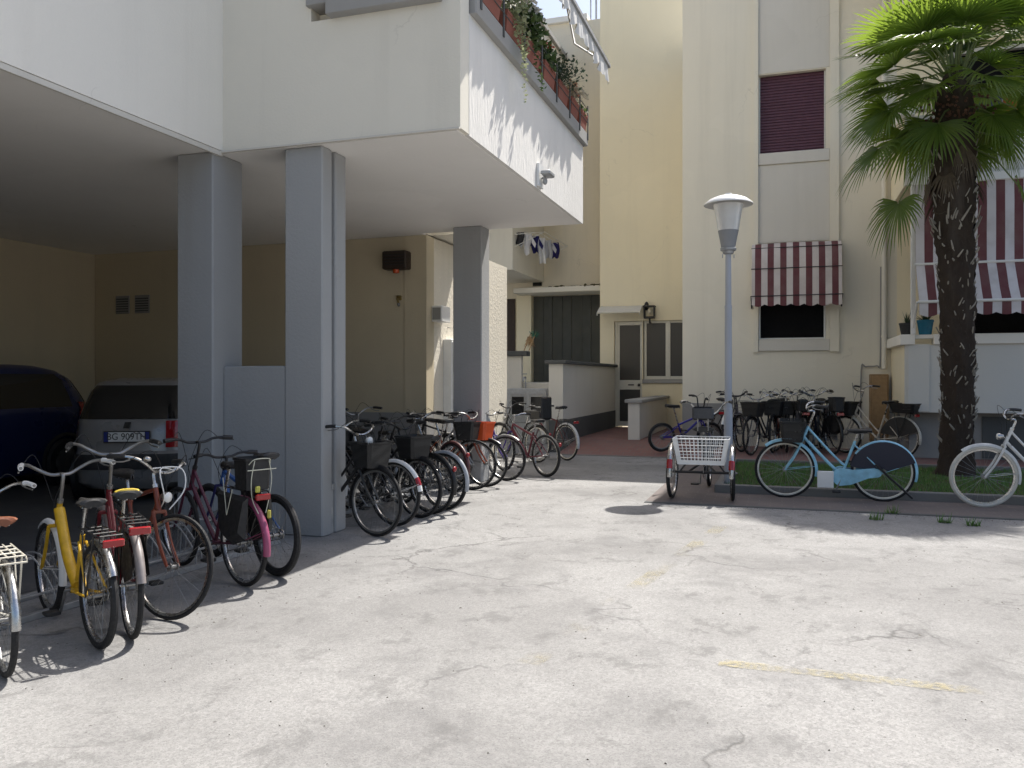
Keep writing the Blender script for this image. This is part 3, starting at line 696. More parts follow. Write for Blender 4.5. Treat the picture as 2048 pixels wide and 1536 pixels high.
    if guard:
        m=MB(); n_=16
        for sd in (-1,1):
            pts=[(rx.x+.05*math.cos(R_(a)),rx.z+.05*math.sin(R_(a))) for a in (160,90,20)]+[(rx.x+(R+.01)*math.cos(R_(a)),rx.z+(R+.01)*math.sin(R_(a))) for a in [10+150*k/n_ for k in range(n_+1)]]
            m.add([(a,sd*.046,b) for a,b in pts],[tuple(range(len(pts)))])
        m.build('skirt_guard',guard,t,smooth=False)
    zt=2*R+.075
    if rack:
        m=MB()
        for yy in (-.065,-.022,.022,.065): m.tube([(.17,yy,zt+.01),(-.24,yy,zt)],.005,5)
        for xx in (.12,0,-.12,-.24): m.tube([(xx,-.065,zt+.004),(xx,.065,zt+.004)],.005,5)
        m.tube([(-.24,-.065,zt),(-.265,-.07,zt-.03),(-.265,.07,zt-.03),(-.24,.065,zt)],.006,5)
        for sg in (-1,1):
            m.tube([(-.14,sg*.068,zt),(0,sg*.072,R)],.006,5); m.tube([(.08,sg*.068,zt),(0,sg*.072,R)],.005,5)
        m.build('rear_rack',rack if not isinstance(rack,bool) else MT['black'],t)
    if taillight:
        m=MB()
        if rack: m.bbox(-.295,-.268,-.06,.06,zt-.06,zt-.012,.006)
        else:
            a=R_(150); m.ell((rx.x+math.cos(a)*(R+.045),0,rx.z+math.sin(a)*(R+.045)),(.022,.028,.032),10,7)
        m.build('tail_light',MT['red_lens'],t)
    if headlight:
        q=crown+n*.09+u*.075; m=MB(); dirn=n
        m.lathe([(.001,-.055),(.02,-.05),(.034,-.02),(.038,.0),(.036,.012)],(0,0,0),'x',14); L=MB(); L.lathe([(.036,.011),(.022,.02),(.0008,.024)],(0,0,0),'x',14)
        Tq=Tf@Matrix.Translation(q); m.tube([(-.03,0,0),(-.09,0,-.03)],.006,5)
        ho=m.xf(Tq).build('headlight',MT['chrome'],t); L.xf(Tq).build('lens',MT['clear_lens'],ho)
    if basket:
        m=MB(); bx=HT.x+.07; kz=HT.z
        kind=basket if isinstance(basket,str) else 'panel'
        if kind=='wire': wire_basket(m,bx,bx+.22,.14,.18,kz-.18,kz+.06,.03)
        else: panel_basket(m,bx,bx+.23,.14,.18,kz-.19,kz+.06,.03)
        m.tube([(bx-.02,-.03,kz-.1),(bx,-.03,kz-.1)],.006,4); 
        m.xf(Tf).build('front_basket',baskmat or (MT['steel'] if kind=='wire' else BASKET),t,angle=30)
    if rear_basket:
        m=MB(); bz=zt+.015
        if rear_basket=='box': panel_basket(m,-.24,-.02,.095,.105,bz,bz+.24,.008)
        else: panel_basket(m,-.30,.08,.16,.20,bz,bz+.15,.04)
        m.build('rear_basket',baskmat or (MT['plastic'] if rear_basket=='box' else BASKET),t,angle=30)
    if child:
        m=MB(); z0=zt+.03
        m.bbox(-.22,.06,-.13,.13,z0,z0+.05,.015); m.bbox(-.25,-.20,-.13,.13,z0+.03,z0+.42,.018)
        for sg in (-1,1): m.bbox(-.22,.05,sg*.14-.015,sg*.14+.015,z0+.02,z0+.17,.01)
        m.build('child_seat',MT['plastic'],t)
    if extras: extras(t,dict(R=R,rx=rx,fx=fx,HB=HB,HT=HT,BB=BB,ST=ST,sp=sp,zt=zt,P=P,bc=bc,u=u,n=n,Tf=Tf,ends=ends,crown=crown))
    return t
DK=(.016,.016,.017); WF=MT['white_paint']; CF=MT['chrome']; BKF=MT['black']
gL='bicycles in the front rack beside the left pillars'; gM='bicycles in the rack between the grey pillars'; gR='bicycles leaning by the right facade'
# --- left rack
bike('white city bike cut off at the left picture edge, brown saddle and cream rear rack',G(8,1352),150,col=(.72,.70,.62),rack=bp((.70,.66,.55)),saddle=MT['brown_saddle'],sc=.80,fender=CF,grip=MT['white_paint'],taillight=False,group=gL,sadz=.90,rfa=(60,178),tw=.02)
def yx(t,k):
    m=MB(); a,b=k['HB']+k['u']*.06,k['BB']
    for i,(f,l) in enumerate(((.15,.05),(.24,.04),(.32,.05),(.40,.03),(.47,.05),(.55,.04))):
        p=a.lerp(b,f); q=a.lerp(b,f+l*.9)
        for sg in (-1,1):
            nrm=Vector((.55,sg*.83,.3)).normalized()*.033
            m.tube([p+nrm,q+nrm+Vector((.012*((-1)**i),0,0))],.0045,4)
    m.build('frame_lettering',MT['black'],t)
bike('yellow step-through bike with white grips and black rear rack',G(196,1296),152,R=.325,sc=.85,rfa=(75,150),frame='single',col=(.72,.42,.015),rack=True,grip=MT['white_paint'],barmat=MT['steel'],rim=MT['chrome'],tw=.024,fender=WF,rfender=CF,group=gL,sadz=.88,stem=.19,headlight=False,extras=yx,bar='city')
def redx(t,k):
    m=MB(); saddle_mesh(m,(k['sp'].x-.05,0,k['sp'].z+.062),.17,.075,.04); m.build('saddle_cover',bp((.65,.47,.05),.6),t)
bike('dark red bike with black skirt guards, black rack and a yellow patch on its saddle',G(262,1276),143,col=(.20,.012,.02),rack=True,fender=bp((.25,.22,.21)),guard=MT['plastic'],barmat=MT['steel'],group=gL,sadz=.87,stem=.24,rfa=(40,168),extras=redx,headlight=False)
def rustx(t,k):
    m=MB(); c=k['HT']+Vector((.05,0,.06))
    m.tube(smooth_path([k['ends'][0][8],c+Vector((.06,.10,.08)),c+Vector((.10,.12,-.06)),k['crown']+Vector((.05,.04,.02))],6),.0045,6)
    m.tube(smooth_path([k['ends'][1][8],c+Vector((.08,-.10,.06)),c+Vector((.10,-.05,-.12)),k['HB']+Vector((-.02,.04,0))],6),.0045,6); m.xf(k['Tf']).build('brake_cable',WF,t)
    b=MB(); b.ell(k['ends'][0][12]+Vector((.02,0,.03)),(.028,.028,.02),10,7); b.xf(k['Tf']).build('bell',CF,t)
bike('rust-orange diamond-frame bike facing out with a large bare front wheel and chrome lamp',G(340,1238),332,anchor='front',R=.35,frame='diamond',col=(.20,.042,.018),steer=24,group=gL,sadz=.90,stem=.10,extras=rustx,tw=.015,fender=None,rfender=None,taillight=False)
def marx(t,k):
    m=MB(); z=k['zt']
    for sg in (-1,1):
        m.add([(.20,sg*.085,z-.02),(-.22,sg*.085,z-.04),(-.20,sg*.10,z-.36),(-.02,sg*.10,z-.42),(.14,sg*.10,z-.36),(.20,sg*.11,z-.04),(-.20,sg*.12,z-.07),(-.17,sg*.15,z-.30),(-.02,sg*.155,z-.36),(.12,sg*.14,z-.30)],
              [(0,1,2,3,4),(9,8,7,6,5),(0,5,6,1),(1,6,7,2),(2,7,8,3),(3,8,9,4),(4,9,5,0)])
    m.build('pannier',MT['plastic'],t,smooth=False)
    m=MB(); m.tube(smooth_path([(-.235,-.09,z+.21),(-.268,-.06,z+.25),(-.268,.06,z+.25),(-.235,.09,z+.21)],4),.004,5); m.tube([(-.268,-.12,z+.17),(-.268,.12,z+.17)],.004,5)
    for sg in (-1,1): m.tube(smooth_path([(-.268,sg*.06,z+.24),(-.262,sg*.085,z+.1),(-.25,sg*.07,z-.05),(-.27,sg*.03,z-.16)],4),.0035,5); m.tube([(.03,sg*.155,z+.1),(-.03,sg*.158,z-.18),(-.11,sg*.155,z+.02)],.0035,5)
    m.build('bungee_cord',bp((.62,.62,.50),.6),t)
    m=MB(); m.bbox(-.285,-.265,.02,.06,z+.0,z+.05,.008); m.build('padlock',bp((.55,.53,.08),.5),t); m=MB(); m.bbox(-.33,-.305,-.045,-.015,z-.20,z-.13,.01); m.build('padlock',bp((.50,.46,.08),.5),t)
bike('maroon city bike with black panniers, tall black rear box and pink rear fender',G(487,1172),156,col=(.085,.010,.030),rack=True,rear_basket='box',rfender=bp((.33,.07,.15),.4),rfa=(60,190),barmat=MT['black'],bar='flat',group=gL,sadz=.93,extras=marx,headlight=False,stem=.22,R=.34)
bike('blue and black mountain bike standing against the grey pillar wall',G(552,1152),157,frame='mtb',col=(.03,.10,.30),forkcol=(.02,.02,.12),bar='flat',barmat=MT['black'],tw=.027,rim=MT['black'],group=gL,sadz=.97,headlight=False,taillight=False,stem=.10)
# --- middle rack
def silx(t,k):
    b=MB(); b.lathe([(.001,-.03),(.03,-.025),(.042,0),(.040,.012),(.02,.022),(.001,.026)],(0,0,0),'x',14); b.xf(k['Tf']@Matrix.Translation(k['HT']+Vector((.16,0,.065)))).build('headlight',MT['clear_lens'],t)
bike('black bike facing the yard with chrome bar and basket right beside the second pillar',G(752,1073),341,anchor='front',col=DK,basket='panel',fender=BKF,steer=4,group=gM,rim=MT['steel'],extras=silx,headlight=False,tw=.017)
bike('black bike with white rear fender and red reflector band next to the pillar',G(790,1052),166,col=DK,fender=WF,rfa=(70,172),band=MT['red_lens'],group=gM,sadz=.85,taillight=False,wb=1.03)
bike('black bike facing out with a deep black front basket, second from the pillar',G(838,1036),343,anchor='front',col=DK,barmat=MT['black'],basket='panel',fender=BKF,group=gM,R=.33,headlight=False)
bike('dark grey bike with flat black bar behind the black front baskets',G(863,1028),164,col=(.03,.032,.035),fender=BKF,group=gM,sadz=.80,bar='flat',barmat=MT['black'],headlight=False)
bike('black bike with a pale grey rear fender at the shadow edge',G(888,1020),165,col=DK,barmat=MT['black'],fender=bp((.42,.44,.47)),group=gM,sadz=.82,taillight=False)
bike('tall black bike with empty basket and green bell in front of the ochre wall',G(800,1008),160,frame='step',col=DK,barmat=MT['steel'],basket='panel',group=gM,sadz=.86,stem=.22,wb=1.1,headlight=False,
     extras=lambda t,k:(lambda b:(b.ell(k['ends'][1][10]+Vector((.02,0,.03)),(.03,.03,.022),10,7),b.xf(k['Tf']).build('bell',bp((.03,.25,.08)),t)))(MB()))
# --- sunlit bikes by the third pillar
bike('cream bike with black saddle and dark red fenders in the sun',G(905,985),150,col=(.55,.47,.38),group=gM,sadz=.95,fender=bp((.10,.035,.035)),frame='single',headlight=False,wb=1.0)
bike('black sports bike with high black saddle beside the white meter cupboard',G(915,965),152,frame='diamond',col=DK,group=gM,sadz=1.0,bar='flat',barmat=MT['black'],headlight=False,taillight=False)
bike('grey bike facing out with black basket and large thin front wheel in the sun',G(945,980),358,anchor='front',col=(.34,.34,.35),R=.345,basket='panel',group=gM,bar='flat',barmat=MT['black'],tw=.016,headlight=False,steer=5)
ORB=paint('orange_basket',(.62,.085,.018),.5,0,.15)
bike('orange-red bike facing out with a bright orange front basket',G(972,974),352,anchor='front',barmat=MT['steel'],col=(.33,.07,.02),basket='panel',baskmat=ORB,group=gM,tw=.016,fender=BKF,headlight=False,stem=.1,steer=3)
bike('purple bike with silver front fender between the orange basket and the mountain bike',G(1012,962),350,anchor='front',col=(.06,.035,.20),fender=MT['steel'],group=gM,bar='flat',headlight=False)
bike('maroon mountain bike with bright rear rim and red lamp in the sun',G(1092,954),147,frame='mtb',col=(.16,.012,.028),forkcol=(.07,.03,.25),R=.33,tw=.024,bar='flat',group=gM,sadz=.86,headlight=False,steer=-8)
bike('black bike with child seat standing behind the mountain bike',G(1075,925),150,col=DK,barmat=MT['black'],group=gM,child=True,fender=BKF,headlight=True)
bike('black bike with white-tipped rear fender nearest the entrance ramp',G(1133,921),144,frame='diamond',col=(.10,.01,.012),fender=bp((.62,.62,.62)),group=gM,sadz=.98,rack=True,bar='flat',headlight=False,R=.34)
# --- right side
bike('small purple-blue children BMX bike turned towards the trike on red tiles',G(1322,903,.08),33,R=.25,wb=.90,z=.075,sc=1.08,frame='bmx',col=(.022,.018,.26),bar='bmx',barmat=MT['black'],tw=.026,rim=MT['steel'],group=gR,sadz=.78,headlight=False,taillight=False,stem=.06,lean=5)
def blux(t,k):
    m=MB(); B=k['BB']; m.bbox(B.x+.09,B.x+.27,.088,.112,B.z-.13,B.z+.07,.008); m.build('paper_bag',MT['white_paint'],t)
    m=MB(); m.tube([(k['rx'].x+.09,.085,k['R']+.10),(k['rx'].x-.30,.085,.07)],.013,6); m.build('chain_lock',MT['black'],t)
LB_=(.30,.60,.76)
bike('light blue ladies bike side-on along the kerb with black basket and blue chain case',(1.10,10.32),180.5,col=LB_,fender=bp(LB_),chaincase=LB_,basket='panel',group=gR,sadz=.82,guard=mesh_mat('dark_skirt_net',(.012,.014,.03),120),tyre=MT['rubber'],rim=bp((.66,.64,.56)),extras=blux,R=.345,wb=1.07,taillight=False,lean=-4,stem=.17)
bike('white ladies bike with cream tyres cut by the right picture edge',(3.17,10.25),182,col=(.66,.67,.66),fender=bp((.66,.67,.66)),tyre=MT['white_tyre'],tw=.022,rim=MT['chrome'],group=gR,R=.345,wb=1.07,chaincase=True,saddle=MT['brown_saddle'],lean=-4,stem=.10)
bike('cream bike with wide black rear basket behind the light blue bike',(1.88,15.02),141,z=.1,col=(.62,.56,.46),fender=bp((.62,.58,.50)),rack=True,rear_basket='wide',basket='panel',guard=MT['plastic'],group=gR,stem=.26,sadz=.92,headlight=False)
bike('black bike with bare wire front basket standing against the pale facade behind the lamp post',G(1482,904,.1),296,anchor='front',z=.1,col=DK,basket='wire',group=gR,fender=BKF,bar='city',barmat=MT['black'],headlight=False,stem=.14)
bike('dark purple bike half hidden by the lamp post pole',(-.95,15.2),80,z=.1,col=(.05,.02,.10),group=gR,rack=True,fender=WF,rfa=(60,150),headlight=False,bar='flat',stem=.14,barmat=MT['black'])
bike('black bike with silver swept handlebar and large black basket near the lamp post',G(1502,911,.1),248,anchor='front',z=.1,col=DK,basket='panel',group=gR,fender=BKF,stem=.10,headlight=False)
bike('black bike with red frame and black basket in the middle of the dark row',G(1545,906,.1),262,anchor='front',z=.1,col=(.13,.012,.012),basket='panel',group=gR,fender=BKF,forkcol=DK,stem=.14,headlight=False)
bike('black bike with tall chrome handlebar under the striped window awning',(.36,15.35),97,z=.1,col=DK,rack=True,rear_basket='wide',group=gR,fender=BKF,stem=.17,headlight=False,guard=MT['plastic'])
bike('black bike with low saddle and chrome handlebar between two black baskets',G(1573,905,.1),272,anchor='front',z=.1,col=DK,group=gR,fender=BKF,stem=.14,guard=MT['plastic'],basket='panel')
bike('dark navy bike with raised black basket at the right end of the row',G(1622,906,.1),258,anchor='front',z=.1,col=(.012,.02,.05),basket='panel',group=gR,fender=BKF,stem=.17,headlight=False)
bike('dark grey bike with black side guards leaning beside the basement window',(.84,15.30),112,z=.1,col=(.02,.022,.025),rack=True,rear_basket='box',group=gR,fender=BKF,guard=MT['plastic'],stem=.15,headlight=False)
# --- tricycle
def trike():
    x0,y0=-.89,9.84
    t=thing('tricycle','black adult tricycle seen from behind with white wire basket and padded backrest','tricycle',(x0,y0,.006),R_(91))
    I=Matrix.Identity(4); R=.315
    for sg in (-1,1):
        w=wheel_parts('rear_wheel',(0,0,R),R,t,Matrix.Translation((0,sg*.345,0))@Matrix.Rotation(R_(-4 if sg>0 else 4),4,'Z'),None,MT['chrome'],.022)
        m=MB(); arc_strip(m,(0,sg*.345,R),R+.024,30,185,.028); f=m.build('rear_fender',MT['chrome'],t)
        b=MB(); arc_strip(b,(0,sg*.345,R),R+.032,150,168,.034); b.build('reflector',MT['red_lens'],f)
    P=bp(DK)
    m=MB(); m.tube([(0,-.33,R),(0,.33,R)],.016,8); m.tube([(.0,-.16,R),(.30,-.0,.42)],.014,6); m.tube([(.0,.16,R),(.30,0,.42)],.014,6); m.tube([(0,-.26,R),(.02,-.18,.42)],.011,6); m.tube([(0,.26,R),(.02,.18,.42)],.011,6)
    m.tube([(.02,-.2,.42),(.02,.2,.42)],.011,6); m.tube(smooth_path([(.0,0,R),(.45,0,.27),(.75,0,.36),(1.02,0,.72)],6),.021,8); m.tube([(.42,0,.28),(.28,0,.74)],.016,8); m.tube([(1.05,0,.66),(.99,0,.83)],.019,8)
    m.build('frame',P,t)
    wheel_parts('front_wheel',(1.25,0,R),R,t,I,None,MT['chrome'],.022)
    m=MB()
    for sg in (-1,1): m.tube([(1.06,sg*.05,.66),(1.25,sg*.05,R)],.011,6)
    m.tube([(1.06,-.05,.66),(1.06,.05,.66)],.013,6); m.build('fork',P,t)
    m=MB(); m.tube([(.99,0,.8),(.94,0,.95)],.012,6)
    g=[]
    for sg in (-1,1):
        pp=smooth_path([(.94,0,.95),(.95,sg*.10,.97),(.93,sg*.22,1.10),(.78,sg*.30,1.12),(.70,sg*.31,1.11)],5); m.tube(pp,.0115,7); g.append(pp)
    hb=m.build('handlebar',MT['chrome'],t)
    for pp in g: b=MB(); b.tube(pp[-8:],.017,8); b.build('grip',MT['plastic'],hb)
    m=MB(); saddle_mesh(m,(.27,0,.80),.27,.13,.07); s=m.build('saddle',MT['saddle'],t)
    b=MB(); b.bbox(.10,.15,-.125,.125,.92,1.08,.022); b.build('backrest',paint('grey_vinyl',(.055,.057,.062),.6),s)
    b=MB(); b.tube([(.28,0,.70),(.28,0,.79)],.013,6)
    for sg in (-1,1): b.tube([(.22,sg*.05,.77),(.12,sg*.06,.80),(.11,sg*.06,.95)],.008,6)
    b.build('seat_post',MT['steel'],s)
    m=MB(); wire_basket(m,-.22,.16,.26,.315,.43,.72,.04,.04,.0042)
    for yy in (-1,1): m.add([(-.215,yy*.262,.445),(-.222,yy*.22,.445),(-.262,yy*.27,.72),(-.262,yy*.315,.72)],[(0,1,2,3)])
    m.add([(-.218,-.262,.432),(-.218,.262,.432),(-.224,.262,.475),(-.224,-.262,.475)],[(0,1,2,3)]); m.build('rear_basket',MT['white_paint'],t,smooth=False)
    m=MB(); m.lathe([(.07,-.02),(.09,-.02),(.09,-.015),(.07,-.015)],(.45,0,.27),'y',24,True); m.tube([(.45,-.05,.27),(.43,-.06,.42)],.01,6); m.tube([(.45,.05,.27),(.47,.06,.12)],.01,6); c=m.build('crankset',MT['steel'],t)
    for a in ((.43,-.12,.42),(.47,.12,.12)): b=MB(); b.bbox(a[0]-.04,a[0]+.04,a[1]-.05,a[1]+.05,a[2]-.012,a[2]+.012,.005); b.build('pedal',MT['plastic'],c)
    m=MB(); m.tube([(.45,-.018,.36),(.0,-.018,R+.06),(-.06,-.018,R),(0,-.018,R-.06),(.45,-.018,.18),(.54,-.018,.27)],.005,4,closed=True); m.build('chain',MT['steel'],t)
trike()
# --- bike racks
def rack(label,pts,n):
    a,b=Vector((*pts[0],0)),Vector((*pts[1],0)); t=thing('bike_rack',label,'bike rack',a,math.atan2(b.y-a.y,b.x-a.x)); L=(b-a).length
    m=MB()
    for yy in (-.0,.42): m.bbox(0,L,yy-.02,yy+.02,.0,.04,.004)
    m.build('base_rail',MT['galv'],t)
    m=MB(); m.tube([(0,.42,.26),(L,.42,.26)],.010,6); m.tube([(0,.0,.14),(L,.0,.14)],.009,6); m.build('top_rail',MT['galv'],t)
    for k in range(n):
        x=.08+(L-.16)*k/(n-1); m=MB()
        for dx in (-.03,.03): m.tube(smooth_path([(x+dx,0,.03),(x+dx,.02,.14),(x+dx,.2,.33),(x+dx,.38,.28),(x+dx,.42,.03)],4),.006,5)
        m.build('wheel_holder',MT['galv'],t)
rack('long low galvanised bike rack holding the front row of bikes on the left',((-4.22,2.6),(-4.12,6.1)),12)
rack('galvanised bike rack behind the second pillar under the balcony',((-4.35,7.0),(-4.30,10.4)),11)
# ------------------------------------------------------------------ text
def text_mesh(name,txt,size,mat,parent,M,ext=.001):
    cu=bpy.data.curves.new(name,'FONT'); cu.body=txt; cu.size=size; cu.extrude=ext; cu.align_x='CENTER'; cu.align_y='CENTER'
    o=bpy.data.objects.new(name+'_src',cu); COL.objects.link(o)
    dg=bpy.context.evaluated_depsgraph_get(); me=bpy.data.meshes.new_from_object(o.evaluated_get(dg))
    bpy.data.objects.remove(o); me.transform(M); me.materials.clear(); me.materials.append(mat)
    ob=bpy.data.objects.new(name,me); COL.objects.link(ob); ob.parent=parent; return ob
# ------------------------------------------------------------------ cars (lofted from z-level plan outlines; x forward, origin rear centre)
def car(name_label,loc,heading,L,Wd,lev,col,plate=None,stretch=1.0):
    """lev: list of (z, x_rear, x_front, half_width, corner)"""
    t=thing('parked_car',name_label,'car',loc,R_(heading),'cars under the building')
    N=40
    def outline(z,xr,xf,hw,cn,off=0.):
        pts=[]; cx=(xr+xf)/2; hx=(xf-xr)/2+off; hw=hw+off
        for k in range(N):
            a=2*PI*k/N+PI/N; e=2/cn
            ca,sa=math.cos(a),math.sin(a)
            pts.append((cx+hx*math.copysign(abs(ca)**e,ca), hw*math.copysign(abs(sa)**e,sa), z))
        return pts
    rows=[outline(*l) for l in lev]
    m=MB(); vs=[p for r in rows for p in r]; fs=[]
    for r in range(len(rows)-1):
        for k in range(N): fs.append((r*N+k,r*N+(k+1)%N,(r+1)*N+(k+1)%N,(r+1)*N+k))
    fs.append(tuple(range(N-1,-1,-1))); fs.append(tuple(range((len(rows)-1)*N,len(rows)*N)))
    m.add(vs,fs); body=m.build('body',paint('car_paint',col,.3,.2,.02,1,.5),t,angle=35)
    def interp(z):
        for a,b in zip(lev,lev[1:]):
            if a[0]<=z<=b[0]:
                f=(z-a[0])/(b[0]-a[0]); return tuple(a[i]+(b[i]-a[i])*f for i in range(5))
        return lev[-1]
    def patch(name,mat,z0,z1,sel,off=.006,parent=None,nz=6):
        m=MB(); R0=[outline(*interp(z0+(z1-z0)*i/nz),off=off) for i in range(nz+1)]
        idx=sel
        P=lambda i,j:R0[j][idx[i]%N]
        m.grid(P,len(idx),nz+1); return m.build(name,mat,parent or t,angle=60)
    return t,patch,N,interp,outline
t,patch,N,ip,ol=car('silver hatchback seen from behind in the shade with dark rear window and plate BG 909TH',(-6.99,7.41,0),116,3.6,.78,
   [(.17,.08,3.50,.70,4),(.24,.02,3.56,.75,5),(.42,-.02,3.60,.765,5),(.56,-.02,3.60,.77,5),(.60,.03,3.60,.775,5),(.80,.05,3.52,.775,5),(.90,.07,3.25,.765,5),(.93,.09,2.75,.755,5),(1.10,.16,2.45,.70,5),(1.28,.26,2.10,.63,5),(1.37,.38,1.85,.57,4.5),(1.415,.60,1.60,.50,4),(1.43,.80,1.45,.40,3)],(.27,.27,.275))
t.scale=(1,.92,1)
rear=list(range(14,26))   # around pi
patch('rear_window',MT['glass'],.96,1.34,[15,16,17,18,19,20,21,22,23,24],.008)
patch('side_window',MT['glass'],.97,1.33,[2,3,4,5,6,7,8,9,10,11,12],.006); patch('side_window',MT['glass'],.97,1.33,[27,28,29,30,31,32,33,34,35,36,37],.006)
for ix in ([21,22,23,24,25,26],[13,14,15]): patch('tail_light',MT['red_lens'],.64,.94,ix,.012)
patch('bumper',paint('bumper_plastic',(.03,.03,.032),.6),.40,.57,list(range(12,28)),.02)
pl=MB(); pl.bbox(-.002,.02,-.27,.27,.70,.83,.004); po=pl.build('number_plate',MT['black'],t)
pl=MB(); pl.box(-.006,-.0025,-.21,.21,.712,.818); pf=pl.build('plate_face',WF,po,smooth=False)
PBM=paint('plate_blue',(.01,.03,.25),.4)
for yy in (.212,-.262): pl=MB(); pl.box(-.0065,-.003,yy,yy+.05,.712,.818); pl.build('plate_band',PBM,po,smooth=False)
MX=Matrix(((0,0,-1,-.0075),(-1,0,0,0),(0,1,0,.765),(0,0,0,1)))
text_mesh('plate_text','BG 909TH',.105,MT['black'],po,MX)
pl=MB(); pl.add([(.005,.045,.86),(.005,-.025,.86),(.012,-.045,.93),(.012,.025,.93),(.02,.045,.86),(.02,-.025,.86),(.03,-.045,.93),(.03,.025,.93)],[(0,1,2,3),(0,1,5,4),(2,3,7,6),(1,2,6,5),(0,3,7,4)]); pl.build('badge',MT['black'],t,smooth=False)
def car_wheels(t,xs,yw,R=.29):
    for x in xs:
        for sg in (-1,1):
            m=MB(); m.lathe([(R*.62,-.09),(R*.9,-.09),(R,-.06),(R,.06),(R*.9,.09),(R*.62,.09)],(x,sg*yw,R),'y',28,True); w=m.build('wheel',MT['rubber'],t)
            m=MB(); m.lathe([(.001,sg*.06),(R*.3,sg*.075),(R*.6,sg*.06),(R*.64,sg*.088),(R*.66,sg*.06)],(x,sg*yw,R),'y',28); m.build('rim',MT['steel'],w)
            m=MB(); m.lathe([(R+.07,sg*.06),(R+.03,sg*.075),(R+.02,sg*.02)],(x,sg*yw,R+.01),'y',28); m.build('wheel_arch',MT['plastic'],t)
car_wheels(t,(.62,2.95),.70)
t,patch,N,ip,ol=car('dark blue hatchback parked deep in the shadow at the far left',(-9.95,9.35,0),270,4.1,.85,
   [(.18,.08,4.0,.74,4),(.26,.02,4.08,.80,5),(.5,0,4.1,.82,5),(.75,.02,4.05,.82,5),(.95,.06,3.75,.81,5),(1.0,.09,3.2,.80,5),(1.2,.20,2.8,.74,5),(1.42,.36,2.4,.67,5),(1.53,.55,2.1,.60,4.5),(1.59,.85,1.8,.52,4),(1.605,1.1,1.6,.4,3)],(.012,.022,.09))
patch('rear_window',MT['glass'],1.04,1.46,[16,17,18,19,20,21,22,23],.008)
for rng in ([3,4,5,6,7,8],[9,10,11,12],[27,28,29,30],[31,32,33,34,35,36]): patch('side_window',MT['glass'],1.04,1.48,rng,.006)
patch('tail_light',MT['red_lens'],.8,1.1,[22,23,24,25,26],.012); patch('tail_light',MT['red_lens'],.8,1.1,[13,14,15,16,17],.012)
patch('bumper',MT['plastic'],.42,.58,list(range(12,28)),.015)
car_wheels(t,(.75,3.3),.77,.31)
# ------------------------------------------------------------------ street lamp
lx,ly=-.66,10.95
t=thing('street_lamp','slender grey street lamp post with translucent cone shade and wide white hat','street lamp',(lx,ly,.05)); t.scale=(.89,.89,.975)
PG=plaster('pole_paint',(.43,.45,.49),.12,.3,.1,60)
m=MB(); m.tube([(0,0,0),(0,0,1.0),(0,0,1.02)],[.062,.060,.052],16); m.tube([(0,0,1.0),(0,0,2.35)],[.052,.050],16); m.tube([(0,0,2.35),(0,0,3.06)],[.043,.041],16); m.lathe([(.05,2.33),(.053,2.34),(.053,2.36),(.044,2.38)],n=16); m.build('pole',PG,t)
m=MB(); m.lathe([(.03,3.04),(.075,3.06),(.085,3.09),(.11,3.10),(.115,3.13),(.10,3.14),(.02,3.145)],n=24)
for k in range(4): a=2*PI*k/4+.4; m.tube([(.085*math.cos(a),.085*math.sin(a),3.05),(.085*math.cos(a),.085*math.sin(a),3.0)],.008,6)
m.build('collar',MT['galv'],t)
def opal():
    m_,nt,b=newmat('opal_plastic'); tc=nt.nodes.new('ShaderNodeTexCoord')
    f=ramp(nt,noise(nt,5,5,.65,tc.outputs['Object']),.45,.7,0,.5)
    nt.links.new(mixc(nt,f,(.72,.72,.70),(.60,.60,.58)),b.inputs['Base Color'])
    b.inputs['Roughness'].default_value=.35; b.inputs['Transmission Weight'].default_value=.25; return m_
m=MB(); m.lathe([(.145,3.36),(.16,3.44),(.185,3.58),(.215,3.70),(.222,3.705)],n=32); m.build('lamp_shade',opal(),t)
m=MB(); m.lathe([(.10,3.135),(.112,3.2),(.128,3.28),(.147,3.362)],n=32); m.build('shade_foot',plaster('clear_dusty_plastic',(.34,.345,.35),.5,.4,.1,30),t)
m=MB(); m.lathe([(.0,3.86),(.05,3.855),(.06,3.835),(.16,3.815),(.27,3.775),(.345,3.72),(.35,3.705),(.343,3.70),(.265,3.755),(.16,3.79),(.0,3.80)],n=40); m.build('hat',WF,t)
# ------------------------------------------------------------------ palm
def leafmat():
    m_,nt,b=newmat('palm_frond'); g=nt.nodes.new('ShaderNodeNewGeometry')
    c=mixc(nt,g.outputs['Random Per Island'],(.042,.09,.018),(.10,.155,.032))
    c=mixc(nt,ramp(nt,noise(nt,3,3,.5,wpos(nt)),.62,.75,0,.6),c,(.20,.19,.05))
    nt.links.new(c,b.inputs['Base Color']); b.inputs['Roughness'].default_value=.32
    tr=nt.nodes.new('ShaderNodeBsdfTranslucent'); nt.links.new(mixc(nt,.5,c,(.42,.58,.06)),tr.inputs['Color'])
    mx=nt.nodes.new('ShaderNodeMixShader'); mx.inputs[0].default_value=.5
    nt.links.new(b.outputs[0],mx.inputs[1]); nt.links.new(tr.outputs[0],mx.inputs[2]); nt.links.new(mx.outputs[0],nt.nodes['Material Output'].inputs['Surface']); return m_
LEAF=leafmat(); rg=random.Random(21)
PX,PY=2.33,13.0
t=thing('palm_tree','tall fan palm with shaggy dark trunk in the grass strip before the balcony','palm',(PX,PY,.03))
TRK=plaster('palm_fibre',(.055,.04,.030),.5,.3,1.0,14,(1,1,.25))
m=MB(); prof=[(.26,0),(.22,.25),(.205,.8),(.21,1.5),(.225,2.3),(.235,3.0),(.25,3.6),(.28,4.2),(.27,4.8),(.22,5.4),(.12,5.75),(.01,5.85)]
nn=28
